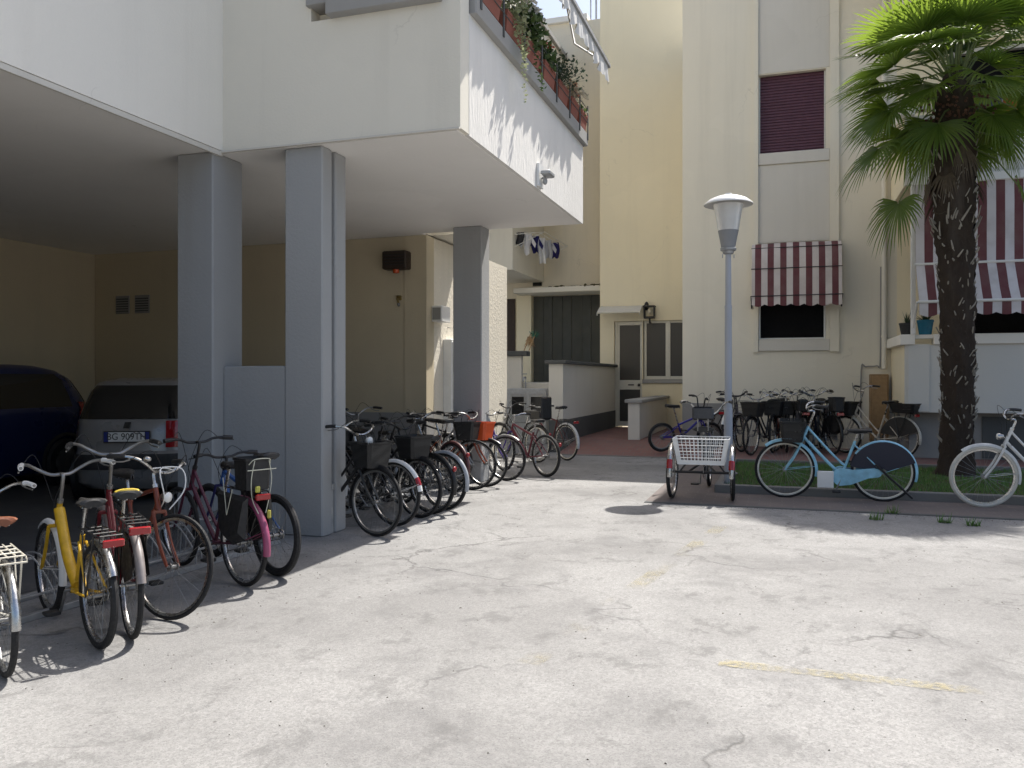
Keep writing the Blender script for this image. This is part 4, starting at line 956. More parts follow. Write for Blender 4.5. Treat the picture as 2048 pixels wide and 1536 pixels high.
def TP(i,j):
    z=i*5.84/90; 
    for a,b in zip(prof,prof[1:]):
        if a[1]<=z<=b[1]: r=a[0]+(b[0]-a[0])*(z-a[1])/(b[1]-a[1]); break
    else: r=.05
    a=2*PI*j/nn; r*=1+.06*math.sin(5*a+z*9)+rg.uniform(-.07,.07)
    return (r*math.cos(a)+.03*math.sin(z),r*math.sin(a),z)
m.grid(TP,91,nn)
m.build('trunk',TRK,t)
m=MB()
for i in range(2600):     # loose fibres
    z=rg.uniform(.1,5.2); a=rg.uniform(0,2*PI); r=.215 if z<3 else .255
    l=rg.uniform(.04,.13)*(1.6 if z>3.6 else 1); dz=rg.uniform(-1,.25)*l; o=rg.uniform(.02,.06); w=rg.uniform(.002,.005)
    da=rg.uniform(-.2,.2); c,s_=math.cos(a),math.sin(a); c2,s2=math.cos(a+da),math.sin(a+da)
    m.add([(r*c-w*s_+.03*math.sin(z),r*s_+w*c,z),(r*c+w*s_+.03*math.sin(z),r*s_-w*c,z),((r+o)*c2+.03*math.sin(z),(r+o)*s2,z+dz)],[(0,1,2)])
o=m.build('fibre',paint('dark_fibre',(.05,.038,.028),.8,0,.4),t,smooth=False); o['kind']='stuff'
m=MB()
for i in range(330):     # pale cut leaf bases
    z=rg.uniform(.45,4.6); a=rg.uniform(0,2*PI); r=.205 if z<3 else .25; l=rg.uniform(.03,.10)*(1.7 if z>3.3 else 1.); w=rg.uniform(.006,.016); tl=rg.uniform(-.7,.7); l*=rg.uniform(.5,1.8)
    c,s_=math.cos(a),math.sin(a); b=Vector((r*c+.03*math.sin(z),r*s_,z)); out=Vector((c,s_,0)); tan=Vector((-s_,c,0)); up=(Vector((0,0,1))+tan*tl+out*.25).normalized()
    m.tube([b,b+up*l*.5+out*.02,b+up*l+out*rg.uniform(.01,.04)],[w,w*.9,w*.5],5)
o=m.build('leaf_base',paint('pale_leaf_base',(.34,.31,.26),.8,0,.35),t,smooth=False); o['kind']='stuff'
crown=MB(); stalk=MB(); dead=MB()
def fan(mb,base,dirv,size,droop,spread,nseg,fold):
    d=dirv.normalized(); side=d.cross(Vector((0,0,1)))
    if side.length<.05: side=Vector((1,0,0))
    side.normalize(); nrm=side.cross(d).normalized()
    tw=rg.uniform(-.35,.35); side,nrm=(side*math.cos(tw)+nrm*math.sin(tw)),(nrm*math.cos(tw)-side*math.sin(tw))
    for k in range(nseg):
        a=-spread+2*spread*k/(nseg-1)+rg.uniform(-.02,.02); L=size*(.72+.28*math.cos(a*.8))*rg.uniform(.88,1.05)
        v=d*math.cos(a)+side*math.sin(a); w=size*.021
        perp=(-d*math.sin(a)+side*math.cos(a))
        cup=nrm*(.10*L*abs(math.sin(a)))
        tipd=rg.uniform(.6,1.4)*droop
        pts=[]
        for f,ww in ((.03,.35),(.35,.95),(.62,1.0),(.84,.62),(1.0,.06)):
            g=max(0,f-.5); c=base+v*(L*f)+cup*f*(1-.3*f)+Vector((0,0,-1))*(tipd*L*g*g*2.2)+nrm*rg.uniform(-.004,.004)
            pts.append((c-perp*w*ww*(1+f*.3),c+nrm*fold*w*ww,c+perp*w*ww*(1+f*.3)))
        vs=[p for q in pts for p in q]; fs=[]
        for i in range(4):
            fs+= [(i*3,i*3+1,i*3+4,i*3+3),(i*3+1,i*3+2,i*3+5,i*3+4)]
        mb.add(vs,fs)
def frond(az,el,plen,size,z0,mb=crown,droop=.35):
    b=Vector((.1*math.cos(az),.1*math.sin(az),z0)); d0=Vector((math.cos(az)*math.cos(el+.35),math.sin(az)*math.cos(el+.35),math.sin(el+.35)))
    d1=Vector((math.cos(az)*math.cos(el),math.sin(az)*math.cos(el),math.sin(el))); d2=Vector((math.cos(az)*math.cos(el-.3),math.sin(az)*math.cos(el-.3),math.sin(el-.3)))
    p1=b+d0*plen*.5; p2=p1+d1*plen*.5
    stalk.tube([b,p1,p2],[.016,.011,.009],5)
    fan(mb,p2,d2,size,droop,rg.uniform(1.45,1.9),34,.5)
k=0
for (n_,el0,pl0,sz,z0,dr) in ((6,76,.60,.74,5.80,.05),(4,64,.34,.68,5.72,.08),(9,47,.74,.80,5.72,.08),(9,26,.82,.80,5.62,.13),(4,12,.38,.66,5.5,.2),(10,2,.84,.80,5.52,.2),(4,-10,.40,.64,5.3,.25),(9,-22,.78,.76,5.38,.3),(6,-44,.58,.62,5.2,.45)):
    off=rg.uniform(0,6)
    for i in range(n_):
        frond(off+2*PI*i/n_+rg.uniform(-.22,.22),R_(el0+rg.uniform(-12,12)),pl0*rg.uniform(.85,1.2),sz*rg.uniform(.88,1.08),z0,droop=dr)
# two fronds that hang low as in the picture
frond(R_(196),R_(-30),1.05,.72,5.0,droop=.5); frond(R_(205),R_(-58),1.15,.60,4.7,droop=.6); frond(R_(-10),R_(-40),1.1,.72,4.9,droop=.5); frond(R_(-35),R_(-56),1.05,.62,4.7,droop=.6)
m_=crown.build('crown',LEAF,t,smooth=False); stalk.build('leaf_stalks',paint('frond_stalk',(.12,.16,.05),.5),t)
for i in range(8):
    az=rg.uniform(0,2*PI); b=Vector((.24*math.cos(az),.24*math.sin(az),rg.uniform(4.1,4.7))); fan(dead,b,Vector((math.cos(az)*.35,math.sin(az)*.35,-1)),rg.uniform(.35,.55),.5,.6,16,.5)
dead.build('dead_fronds',paint('dead_frond',(.10,.075,.05),.8,0,.4),t,smooth=False)
m=MB()
for i in range(110):
    a=rg.uniform(0,2*PI); rr=rg.uniform(.2,.5); m.ell((math.cos(a)*rr,-abs(math.sin(a))*rr-.05+.1*rg.random(),5.15+rg.uniform(-.22,.14)),(.02,.02,.02),5,4)
o=m.build('fruit_cluster',paint('rusty_fruit',(.11,.05,.03),.7,0,.4),t); o['kind']='stuff'
# ------------------------------------------------------------------ awnings
def stripe_mat(name,a,b,w,x0):
    m_,nt,bb=newmat(name); g=nt.nodes.new('ShaderNodeNewGeometry'); sx=nt.nodes.new('ShaderNodeSeparateXYZ'); nt.links.new(g.outputs['Position'],sx.inputs[0])
    mm=nt.nodes.new('ShaderNodeMath'); mm.operation='SUBTRACT'; mm.inputs[1].default_value=x0; nt.links.new(sx.outputs['X'],mm.inputs[0])
    md=nt.nodes.new('ShaderNodeMath'); md.operation='FLOORED_MODULO'; md.inputs[1].default_value=2*w; nt.links.new(mm.outputs[0],md.inputs[0])
    lt=nt.nodes.new('ShaderNodeMath'); lt.operation='LESS_THAN'; lt.inputs[1].default_value=w; nt.links.new(md.outputs[0],lt.inputs[0])
    c=mixc(nt,lt.outputs[0],b,a); c=mixc(nt,ramp(nt,noise(nt,3,5,.6,wpos(nt)),.45,.8,0,.35),c,(.22,.17,.15))
    nt.links.new(c,bb.inputs['Base Color']); bb.inputs['Roughness'].default_value=.85
    bump(nt,bb,noise(nt,5,3,.5,wpos(nt)),.25,.02); return m_
def sheet(mb,x0,x1,prof,n,scal=0.,thick=.004,sagx=.0):
    """fabric with profile [(y,z)..]; scal = scalloped last edge depth"""
    nx=n
    for o in (0,thick):
        def P(i,j):
            x=x0+(x1-x0)*i/nx; y,z=prof[j]
            if j==len(prof)-1 and scal: z+= -scal*abs(math.sin(PI*(x-x0)/scal_w))+scal*.5
            return (x,y+o+.012*math.sin(5.3*x+1.7*z)*math.sin(2.1*x+j*.9)+.006*math.sin(13*x+3*j),z+.008*math.sin(4*x+j))
        mb.grid(P,nx+1,len(prof))
scal_w=.13
BUR=(.135,.045,.052); WHT=(.60,.555,.53)
# small window awning
x0,x1=-.55,1.05; yb=YB-.05
t=thing('awning','small hooded awning with burgundy and white stripes over the lower window','awning',(x0,yb,4.0))
pr=[(yb,4.02),(yb-.13,4.01),(yb-.26,3.90),(yb-.33,3.72),(yb-.36,3.50),(yb-.375,3.28),(yb-.385,3.05),(yb-.385,2.98),(yb-.385,2.80)]
m=MB(); scal_w=.235; sheet(m,x0,x1,pr,56,.045)
for xx in (x0,x1): m.add([(xx,a,b) for a,b in pr[:-1]]+[(xx,yb,2.98)],[tuple(range(9))])
SM=stripe_mat('striped_canvas',BUR,WHT,.114,-.55+.06); o=m.build('fabric',SM,t,angle=50); o.location=(-x0,-yb,-4.0)
m=MB()
for (a,b) in ((yb-.258,3.905),(yb-.368,3.50),(yb-.392,2.98)): m.tube([(x0-.01,a-.006,b),(x1+.01,a-.006,b)],.008,6)
for xx in (x0-.015,x1+.015): m.tube([(xx,yb+.03,2.85),(xx,yb-.385,2.98)],.010,6); m.bbox(xx-.012,xx+.012,yb,yb+.05,2.78,2.98,.004)
o=m.build('frame',MT['black'],t); o.location=(-x0,-yb,-4.0)
# big balcony awning
x0,x1=2.06,8.8; yc=YC-.10
t=thing('awning','long drop awning with burgundy and white stripes hanging in front of the lower balcony','awning',(x0,yc,4.5))
pr=[(yc,4.56),(yc-.005,4.2),(yc,3.75),(yc-.005,3.28),(yc-.10,3.12),(yc-.24,2.85),(yc-.38,2.64),(yc-.385,2.60),(yc-.385,2.42)]
m=MB(); scal_w=.27; sheet(m,x0,x1,pr,200,.04); o=m.build('fabric',stripe_mat('striped_canvas_long',BUR,(.62,.60,.62),.128,x0+.13),t,angle=60); o.location=(-x0,-yc,-4.5)
m=MB(); m.tube([(x0-.02,yc-.02,3.27),(x1,yc-.02,3.27)],.022,8); m.tube([(x0-.02,yc-.395,2.63),(x1,yc-.395,2.63)],.024,8); m.tube([(x0-.03,yc+.0,2.25),(x0-.03,yc-.395,2.63)],.016,8); m.bbox(x0-.06,x0+.01,yc+.04,yc+.11,2.14,4.60,.006); m.bbox(x0-.06,x1,yc-.03,yc+.09,4.56,4.70,.01); m.tube([(x0-.03,yc,2.25),(x0-.03,yc,2.40)],.018,8)
o=m.build('frame',WF,t); o.location=(-x0,-yc,-4.5)
# white scalloped awning of the left balcony
t=thing('awning','white weathered awning with scalloped valance above the flower balcony','awning',(-2.2,8.8,5.7))
WA=plaster('white_canvas',(.66,.655,.63),.1,.25,.3,20)
m=MB(); rg=random.Random(4)
y0,y1=6.7,10.95
def CP(i,j):
    f=j/5; y=y0+(y1-y0)*i/60; return (-2.92+.69*f, y, 6.74-1.10*f-.05*math.sin(PI*f)+.01*math.sin(y*5))
m.grid(CP,61,6)
def VP(i,j):
    y=y0+(y1-y0)*i/180; f=j/3; ph=(y-y0)/.40
    return (-2.23+.02*f*math.sin(y*21)+.012*f*math.sin(y*47), y, 5.63-f*(.17+.08*abs(math.sin(PI*ph))))
m.grid(VP,181,4); o=m.build('fabric',WA,t,angle=50); o.location=(2.2,-8.8,-5.7)
m=MB(); m.bbox(-2.255,-2.205,y0,y1+.04,5.62,5.68,.008); m.tube([(-2.23,y1,5.65),(-2.7,y1,6.0),(-2.85,y1,6.74)],.015,6); m.tube([(-2.23,y0+.1,5.65),(-2.7,y0+.1,6.0),(-2.85,y0+.1,6.74)],.015,6); o=m.build('frame',MT['galv'],t); o.location=(2.2,-8.8,-5.7)
# door canopy
xa,xb=XY(1205,YA),XY(1288,YA)
t=thing('door_canopy','pale translucent canopy over the glazed entrance door','canopy',(xa,YA,3.2))
m=MB()
def DP(i,j):
    f=j/6; return (xa+(xb-xa)*i/4, YA-.02-.62*f, 3.24-.20*f*f)
m.grid(DP,5,7); o=m.build('canopy_sheet',opal(),t); o.location=(-xa,-YA,-3.2)
m=MB()
for x in (xa,xb): m.tube([(x,YA-.01,3.25),(x,YA-.3,3.20),(x,YA-.64,3.03),(x,YA-.64,2.97)],.014,6)
m.tube([(xa,YA-.64,3.03),(xb,YA-.64,3.03)],.016,6); o=m.build('frame',MT['alu'],t); o.location=(-xa,-YA,-3.2)
# ------------------------------------------------------------------ wall fittings
def fit(name,label,cat,parts):
    o0=None
    for (nm,mb,mat) in parts:
        if o0 is None:
            o0=mb.build(nm if len(parts)==1 else name,mat,angle=35); tag(o0,label,cat)
        else: mb.build(nm,mat,o0,angle=35)
    return o0
a,z=XY(1300,YA),3.02
m=MB(); m.tube([(a+.02,YA-.01,z-.22),(a+.02,YA-.16,z-.22),(a+.02,YA-.2,z-.1)],.022,6); m.bbox(a-.14,a+.16,YA-.28,YA-.06,z+.16,z+.20,.01)
for dx in (-.11,.13):
    for dy in (-.26,-.08): m.tube([(a+dx,YA+dy,z-.08),(a+dx,YA+dy,z+.17)],.016,5)
m.bbox(a-.12,a+.14,YA-.27,YA-.07,z-.12,z-.07,.01); g=MB(); g.ell((a+.01,YA-.17,z+.06),(.05,.05,.07),10,7)
fit('wall_lantern','black square wall lantern above the entrance window','wall lamp',[('body',m,MT['black']),('lamp_bulb',g,MT['yellow2'])])
m=MB(); m.ell((XY(1294,YA),YA-.07,3.22),(.06,.07,.11),10,7); m.tube([(XY(1294,YA),YA,3.22),(XY(1294,YA),YA-.05,3.22)],.03,6); g=MB(); g.lathe([(.035,-.15),(.03,-.145),(.001,-.14)],(XY(1294,YA),YA,3.24),'y',10)
fit('door_camera','small black camera beside the door canopy','camera',[('body',m,MT['black']),('lens',g,MT['glass'])])
yw=10.95
xx0,xx1=XY(776,yw),XY(823,yw); zz0,zz1=ZY(800,541,yw),ZY(800,505,yw)
m=MB(); m.bbox(xx0,xx1,yw-.20,yw-.001,zz0,zz1,.015); g=MB(); g.lathe([(.001,zz0-.06),(.045,zz0-.05),(.05,zz0-.002)],((xx0+xx1)/2,yw-.12,0),'z',14); s=MB()
for k in range(4): s.box(xx0+.03,xx1-.03,yw-.207,yw-.199,zz0+.06+k*.045,zz0+.075+k*.045)
fit('alarm_box','dark brown alarm siren box with red lamp under it high on the ochre wall','alarm box',[('body',m,paint('brown_plastic',(.035,.022,.015),.5)),('lamp',g,paint('amber_lens',(.5,.07,.01),.2)),('louvres',s,MT['black'])])
xx,zz=XY(799,yw),ZY(799,598,yw)
m=MB(); m.bbox(xx-.04,xx+.04,yw-.03,yw-.001,zz-.02,zz+.05,.006); m.tube([(xx,yw-.03,zz),(xx+.01,yw-.08,zz-.02),(xx+.03,yw-.09,zz-.07)],.015,7); g=MB(); g.ell((xx+.03,yw-.09,zz-.09),(.025,.025,.03),8,6)
fit('wall_hook','small brass fitting on the ochre wall below the alarm box','wall fitting',[('bracket',m,paint('brass',(.30,.22,.08),.4,.7)),('knob',g,MT['steel'])])
# things on the stair-core wall (faces +X at x=-4.9)
def YX(px_,X): r=(px_-CX)/F; return X*(CN+SN*r)/(-SN+CN*r)
def ZX(px_,py_,X): r=(px_-CX)/F; return H+(HY-py_)/F*X/(-SN+CN*r)
X0=-4.9
ya,yb2=YX(886,X0),YX(912,X0)
m=MB(); m.bbox(X0,X0+.14,ya,yb2+.35,.12,2.02,.008); d=MB(); d.bbox(X0+.14,X0+.155,ya+.02,yb2+.33,.16,1.98,.005); l=MB(); 
for k in range(3): l.box(X0+.156,X0+.158,ya+.13,ya+.32,1.50+k*.07,1.54+k*.07)
l.box(X0+.156,X0+.158,ya+.14,ya+.31,1.72,1.86); h=MB(); h.bbox(X0+.155,X0+.17,ya+.04,ya+.06,1.0,1.12,.004); h.bbox(X0+.155,X0+.165,ya+.03,ya+.05,1.55,1.72,.003); h.bbox(X0+.155,X0+.165,ya+.03,ya+.05,.35,.5,.003)
fit('meter_cupboard','tall white meter cupboard with small notices on the sunlit stair wall','cupboard',[('body',m,WF),('door',d,WF),('notice',l,MT['greydado']),('hinge',h,MT['steel'])])
y1_,y2_=YX(857,X0),YX(876,X0); z1_,z2_=ZX(866,644,X0),ZX(866,612,X0)
m=MB(); m.bbox(X0,X0+.17,y1_+.1,y1_+.42,z1_,z2_,.01); d=MB(); d.bbox(X0+.02,X0+.15,y1_+.09,y1_+.102,z1_+.03,z2_-.03,.003)
fit('junction_box','small grey junction box on the sunlit stair wall left of the meter cupboard','junction box',[('body',m,MT['white_paint']),('cover',d,MT['greydado'])])
yr=YX(895,X0); m=MB(); m.tube([(X0,yr,z1_-.05),(X0+.10,yr,z1_-.06),(X0+.12,yr,z2_+.1)],.008,6); g=MB(); g.ell((X0+.12,yr,z2_+.12),(.022,.022,.03),8,6); 
fit('aerial_rod','thin upright aerial rod with black tip above the meter cupboard','aerial',[('rod',m,MT['steel']),('tip',g,MT['black'])])
# spotlight on balcony face
Xf=-2.557; ys=YX(1077,Xf); zs=ZX(1077,350,Xf)
m=MB(); m.bbox(Xf,Xf+.03,ys-.08,ys+.10,zs-.14,zs+.12,.006); b=MB(); b.tube([(Xf+.03,ys+.02,zs-.03),(Xf+.08,ys+.02,zs-.03)],.015,6); c=MB(); c.bbox(Xf+.05,Xf+.155,ys-.10,ys+.12,zs-.02,zs+.03,.01); c.ell((Xf+.07,ys+.02,zs-.07),(.028,.028,.04),8,6)
fit('floodlight','grey floodlight with motion sensor fixed under the sunlit balcony face','floodlight',[('base_plate',m,WF),('arm',b,MT['galv']),('lamp_head',c,MT['galv'])])
for p0,p1,lb in ((233,260,'left square vent of the pair on the dark back wall'),(271,300,'right square vent of the pair on the dark back wall')):
    m=MB(); xa_,xb_=XY(p0,yw),XY(p1,yw); z0_,z1_=ZY(265,627,yw),ZY(265,591,yw); m.bbox(xa_,xb_,yw-.02,yw-.001,z0_,z1_,.004); s=MB()
    for k in range(6): s.box(xa_+.015,xb_-.015,yw-.024,yw-.019,z0_+.03+k*.04,z0_+.05+k*.04)
    o=fit('vent',lb,'vent',[('frame',m,MT['greydado']),('louvres',s,MT['darkstone'])]); o['group']='vents on the back wall'
# gas cabinet and pipe at right
xa_,xb_=XY(1738,YB),XY(1777,YB-.2)
t=MB(); t.bbox(xa_,xb_,YB-.24,YB-.005,.10,1.50,.008); d=MB(); d.bbox(xa_+.03,xb_-.03,YB-.252,YB-.238,.14,1.46,.004)
fit('gas_cabinet','tan metal gas cabinet against the facade beside the balcony','cabinet',[('body',t,paint('tan_metal',(.30,.19,.09),.55)),('door',d,paint('tan_metal_door',(.33,.21,.10),.55))])
m=MB(); xp=XY(1768,YB-.05); m.tube([(xp,YB-.06,9.2),(xp,YB-.06,1.60)],.045,10); g=MB()
for z in (2.2,4.2,6.2,8.2): g.tube([(xp,YB-.06,z-.02),(xp,YB-.06,z+.02)],.052,10)
fit('downpipe','cream downpipe running down the facade to the tan cabinet','downpipe',[('pipe',m,MT['cream']),('clamp',g,MT['cream'])])
m=MB(); xq=XY(1722,YB); m.tube(smooth_path([(xp-.05,YB-.03,3.5),(xp-.06,YB-.03,1.78),(xp-.12,YB-.03,1.66),(xq+.08,YB-.03,1.64),(xq,YB-.03,1.56),(xq,YB-.03,.12)],5),.014,6)
tag(m.build('gas_pipe',MT['greydado']),'thin grey gas pipe bending down beside the tan cabinet','pipe')
# utility meters in recess
m=MB(); yv=17.2; xa_,xb_=XY(1014,yv),XY(1092,yv); m.bbox(xa_,xb_,yv,yv+.17,.0,1.20,.012); d=MB()
for p,q in ((1020,1052),(1058,1088)): d.bbox(XY(p,yv),XY(q,yv),yv-.012,yv+.002,.45,1.08,.006)
g=MB()
for p,q in ((1024,1048),(1062,1084)): g.box(XY(p,yv),XY(q,yv),yv-.016,yv-.0125,.62,1.02)
fit('utility_cabinet','grey utility cabinet with two dark glazed doors below the terrace','cabinet',[('body',m,paint('cabinet_grey',(.44,.45,.46),.5)),('door',d,MT['galv']),('pane',g,MT['glass'])])
xx=XY(1052,17.4); m=MB(); m.tube([(xx,17.375,1.45),(xx,17.25,1.45),(xx,17.2,1.36)],.018,7); m.tube([(xx-.05,17.3,1.52),(xx+.05,17.3,1.52)],.012,6); m.tube([(xx,17.375,1.0),(xx,17.37,1.45)],.014,6)
tag(m.build('garden_tap',MT['galv']),'metal garden tap on the terrace parapet','tap')
for p,l,cm in ((1048,'straw broom leaning on the terrace parapet','straw'),(1058,'green-headed broom leaning on the terrace parapet','green')):
    xx=XY(p,17.45); t=MB(); t.tube([(xx,17.45,2.04),(xx+.10,17.62,2.42)],.012,6); h=MB(); top=Vector((xx+.08,17.6,2.36)); r2=random.Random(p)
    for k in range(50): h.tube([top+Vector((r2.uniform(-.04,.04),r2.uniform(-.02,.02),0)),top+Vector((r2.uniform(-.12,.12),r2.uniform(-.03,.05),r2.uniform(-.26,-.1) if cm=='straw' else r2.uniform(-.05,.14)))],.005,3)
    fit('broom',l,'broom',[('handle',t,MT['wood']),('bristles',h,MT['wood'] if cm=='straw' else paint('green_bristle',(.02,.12,.07),.6))])
# laundry rack with clothes
t=thing('drying_rack','white drying rack fixed to the rear balcony with laundry on it','drying rack',(-6.3,20.4,5.0))
m=MB(); xw_=-6.29
for y in (19.4,21.7): m.tube([(xw_,y,5.0),(xw_+.75,y,5.02),(xw_,y,4.7)],.012,6)
m.tube([(xw_,19.4,5.0),(xw_,21.7,5.0)],.012,6)
for k in range(5): m.tube([(xw_+.15+.15*k,19.4,5.02),(xw_+.15+.15*k,21.7,5.02)],.007,5)
o=m.build('frame',WF,t); o.location=(6.3,-20.4,-5.0)
gar=[('dark grey vest at the left end of the laundry','vest',(.05,.05,.055),-6.18,.45,19.45),('white shirt next to the dark vest on the line','shirt',(.75,.75,.77),-6.08,.75,19.75),('navy shirt between two white garments on the line','shirt',(.02,.02,.12),-5.99,.62,20.1),('long white towel hanging lowest in the laundry','towel',(.78,.78,.78),-5.90,.95,20.4),('light grey shirt near the right of the laundry','shirt',(.5,.5,.52),-5.83,.68,20.8),('dark blue shorts at the right end of the laundry','shorts',(.03,.025,.14),-5.74,.6,21.2)]
for i,(l,c,colr,x,ln,y) in enumerate(gar):
    m=MB(); wd=.21
    def LP(a,b):
        f=b/8; return (x+wd*(a/8-.5)*(1-.15*f if c!='vest' else 1)+.02*math.sin(f*5+i), y+.05*math.sin(a*1.3+i)*f+.02*math.sin(a*2.1), 5.05-.68*ln*f+.03*math.sin(a*1.1+i)*f)
    m.grid(LP,9,9)
    if c=='shirt':
        for e in (-1,1): m.add([(x+e*wd/2,y,5.0),(x+e*wd/2,y,4.82),(x+e*(wd/2+.08),y+.03,4.70),(x+e*(wd/2+.11),y+.03,4.80)],[(0,1,2,3)])
    o=m.build('garment',paint('cloth',colr,.9,0,.12),angle=80); tag(o,l,c,'laundry on the drying rack')
# ------------------------------------------------------------------ plants
def foliage(mb,c,r,n,ls,rg,droop=0.,up=.0):
    for i in range(n):
        while True:
            p=Vector((rg.uniform(-1,1),rg.uniform(-1,1),rg.uniform(-1,1)))
            if p.length<1: break
        q=Vector((c[0]+p.x*r[0],c[1]+p.y*r[1],c[2]+p.z*r[2]))
        d=Vector((rg.uniform(-1,1),rg.uniform(-1,1),rg.uniform(-1,.8)-droop+up)).normalized(); s=d.cross(Vector((rg.uniform(-1,1),rg.uniform(-1,1),rg.uniform(-1,1)))).normalized()
        l=ls*rg.uniform(.6,1.3); w=l*.32
        mb.add([q,q+d*l*.45+s*w,q+d*l,q+d*l*.45-s*w],[(0,1,2,3)])
def fm(name,a,b,tr=.25):
    m_,nt,bb=newmat(name); g=nt.nodes.new('ShaderNodeNewGeometry'); c=mixc(nt,g.outputs['Random Per Island'],a,b); nt.links.new(c,bb.inputs['Base Color']); bb.inputs['Roughness'].default_value=.55
    t_=nt.nodes.new('ShaderNodeBsdfTranslucent'); nt.links.new(c,t_.inputs['Color']); mx=nt.nodes.new('ShaderNodeMixShader'); mx.inputs[0].default_value=tr
    nt.links.new(bb.outputs[0],mx.inputs[1]); nt.links.new(t_.outputs[0],mx.inputs[2]); nt.links.new(mx.outputs[0],nt.nodes['Material Output'].inputs['Surface']); return m_
FG=fm('leaf_green',(.045,.09,.025),(.10,.15,.045)); FP_=fm('pale_succulent',(.22,.27,.14),(.38,.40,.24)); FD=fm('dark_leaf',(.03,.055,.03),(.06,.09,.05)); FW=fm('white_flower',(.62,.62,.60),(.78,.78,.76)); FSTR=fm('dry_stem',(.40,.36,.27),(.55,.5,.38)); FR=fm('red_flower',(.45,.02,.02),(.6,.03,.03)); FO=fm('dry_orange',(.42,.17,.09),(.5,.24,.14))
TC=plaster('terracotta',(.30,.11,.08),.2,.2,.2,30)
rg=random.Random(12)
zc=4.742
def planter(label,y0,y1,parts,tilt=0):
    t=thing('flower_box',label,'planter',(-2.58,(y0+y1)/2,zc),0,'flower boxes on the balcony cap'); L=(y1-y0)/2
    m=MB(); 
    vs=[]
    for (hx,hy,z) in ((.075,L-.02,0),(.095,L,.17),(.10,L+.004,.172),(.10,L+.004,.20),(.085,L-.012,.20),(.08,L-.02,.16)):
        vs+=[(-hx,-hy,z),(hx,-hy,z),(hx,hy,z),(-hx,hy,z)]
    fs=[(3,2,1,0),(20,21,22,23)]+[(r*4+k,r*4+(k+1)%4,r*4+4+(k+1)%4,r*4+4+k) for r in range(5) for k in range(4)]
    m.add(vs,fs); m.build('box',TC,t,angle=30)
    for nm,mb,mat in parts(L): mb.build(nm,mat,t,smooth=False)
    return t
def trail(mb,y,x,z,ln,ls,rg):
    p=Vector((x,y,z))
    for k in range(int(ln/.022)):
        p=p+Vector((rg.uniform(-.012,.016),rg.uniform(-.012,.012),-.022))
        for _ in range(2):
            d=Vector((rg.uniform(-1,1),rg.uniform(-1,1),rg.uniform(-.6,.6))).normalized(); s=d.cross(Vector((0,.3,1))).normalized(); mb.add([p,p+d*ls*.5+s*ls*.3,p+d*ls,p+d*ls*.5-s*ls*.3],[(0,1,2,3)])
def pA(L):
    a=MB(); foliage(a,(0,0,.33),(.16,L*1.1,.2),480,.07,rg); return [('plant',a,FG)]
def pB(L):
    a=MB(); foliage(a,(.02,0,.40),(.20,L*1.2,.27),800,.05,rg)
    for k in range(7): trail(a,rg.uniform(-L,L),.12,.26,rg.uniform(.2,.55),.04,rg)
    trail(a,L*.4,.13,.24,.85,.035,rg); return [('trailing_plant',a,FP_)]
def pC(L):
    a=MB(); foliage(a,(.0,0,.36),(.19,L*1.25,.25),800,.08,rg); b=MB(); foliage(b,(.05,0,.52),(.15,L*.9,.13),150,.07,rg); trail(a,-L*.4,.13,.26,.6,.045,rg); return [('plant',a,FG),('blossom',b,FW)]
def pD(L):
    a=MB(); foliage(a,(0,0,.30),(.15,L*1.15,.16),420,.07,rg); b=MB(); foliage(b,(.05,.1,.46),(.05,.06,.05),26,.05,rg); return [('plant',a,FG),('blossom',b,FR)]
def pE(L):
    a=MB()
    for k in range(150):
        az=rg.uniform(0,2*PI); el=rg.uniform(.1,1.5); l=rg.uniform(.25,.5); y=rg.uniform(-L*.5,L*.5); d=Vector((math.cos(az)*math.cos(el),math.sin(az)*math.cos(el),math.sin(el))); q=Vector((0,y,.18)); s=d.cross(Vector((.2,.3,1))).normalized()*.006
        a.add([q-s,q+s,q+d*l+Vector((0,0,-.06))],[(0,1,2)]); foliage(a,tuple(q+d*l*.8),(.05,.05,.05),3,.05,rg)
    return [('spiky_plant',a,FD)]
def pF(L):
    a=MB()
    for k in range(70):
        az=rg.uniform(0,2*PI); p=Vector((0,rg.uniform(-L,L),.18)); v=Vector((math.cos(az)*.016,math.sin(az)*.016,.035))
        pts=[p.copy()]
        for i in range(14): p=p+v; v.z-=.0042; pts.append(p.copy())
        a.tube(pts,.0028,3,False)
        for q in pts[5::3]: foliage(a,tuple(q),(.02,.02,.02),2,.028,rg)
    b=MB(); foliage(b,(.03,L*.4,.36),(.10,.14,.12),70,.05,rg); return [('dry_stems',a,FSTR),('dry_bloom',b,FO)]
def pG(L):
    a=MB(); foliage(a,(0,0,.24),(.11,L,.10),150,.055,rg); return [('plant',a,FG)]
planter('terracotta flower box nearest the balcony corner with low green plant',6.78,7.24,pA)
planter('terracotta flower box overflowing with pale trailing succulent, second from the corner',7.42,7.92,pB)
planter('terracotta flower box with lush green plant and white blossoms',8.09,8.55,pC)
planter('terracotta flower box with a single red flower',8.73,9.17,pD)
planter('terracotta flower box with dark spiky plant',9.35,9.78,pE)
planter('terracotta flower box with dry arching whitish stems',9.96,10.32,pF)
planter('terracotta flower box with low green tuft at the far end of the balcony',10.48,10.80,pG)
t=thing('planter_bracket','row of dark flat-iron brackets and rails holding the flower boxes on the balcony cap','bracket',(-2.5,8.8,zc))
for y in (6.73,7.34,8.0,8.64,9.26,9.88,10.41,10.87):
    m=MB(); m.bbox(-.0,.012,y-8.8-.018,y-8.8+.018,-.10,.36,.003); m.build('bracket',MT['darkstone'],t)
m=MB(); 
for z in (.12,.30): m.tube([(.012,-2.07,z),(.012,2.07,z)],.005,5)
m.build('rail',MT['darkstone'],t)
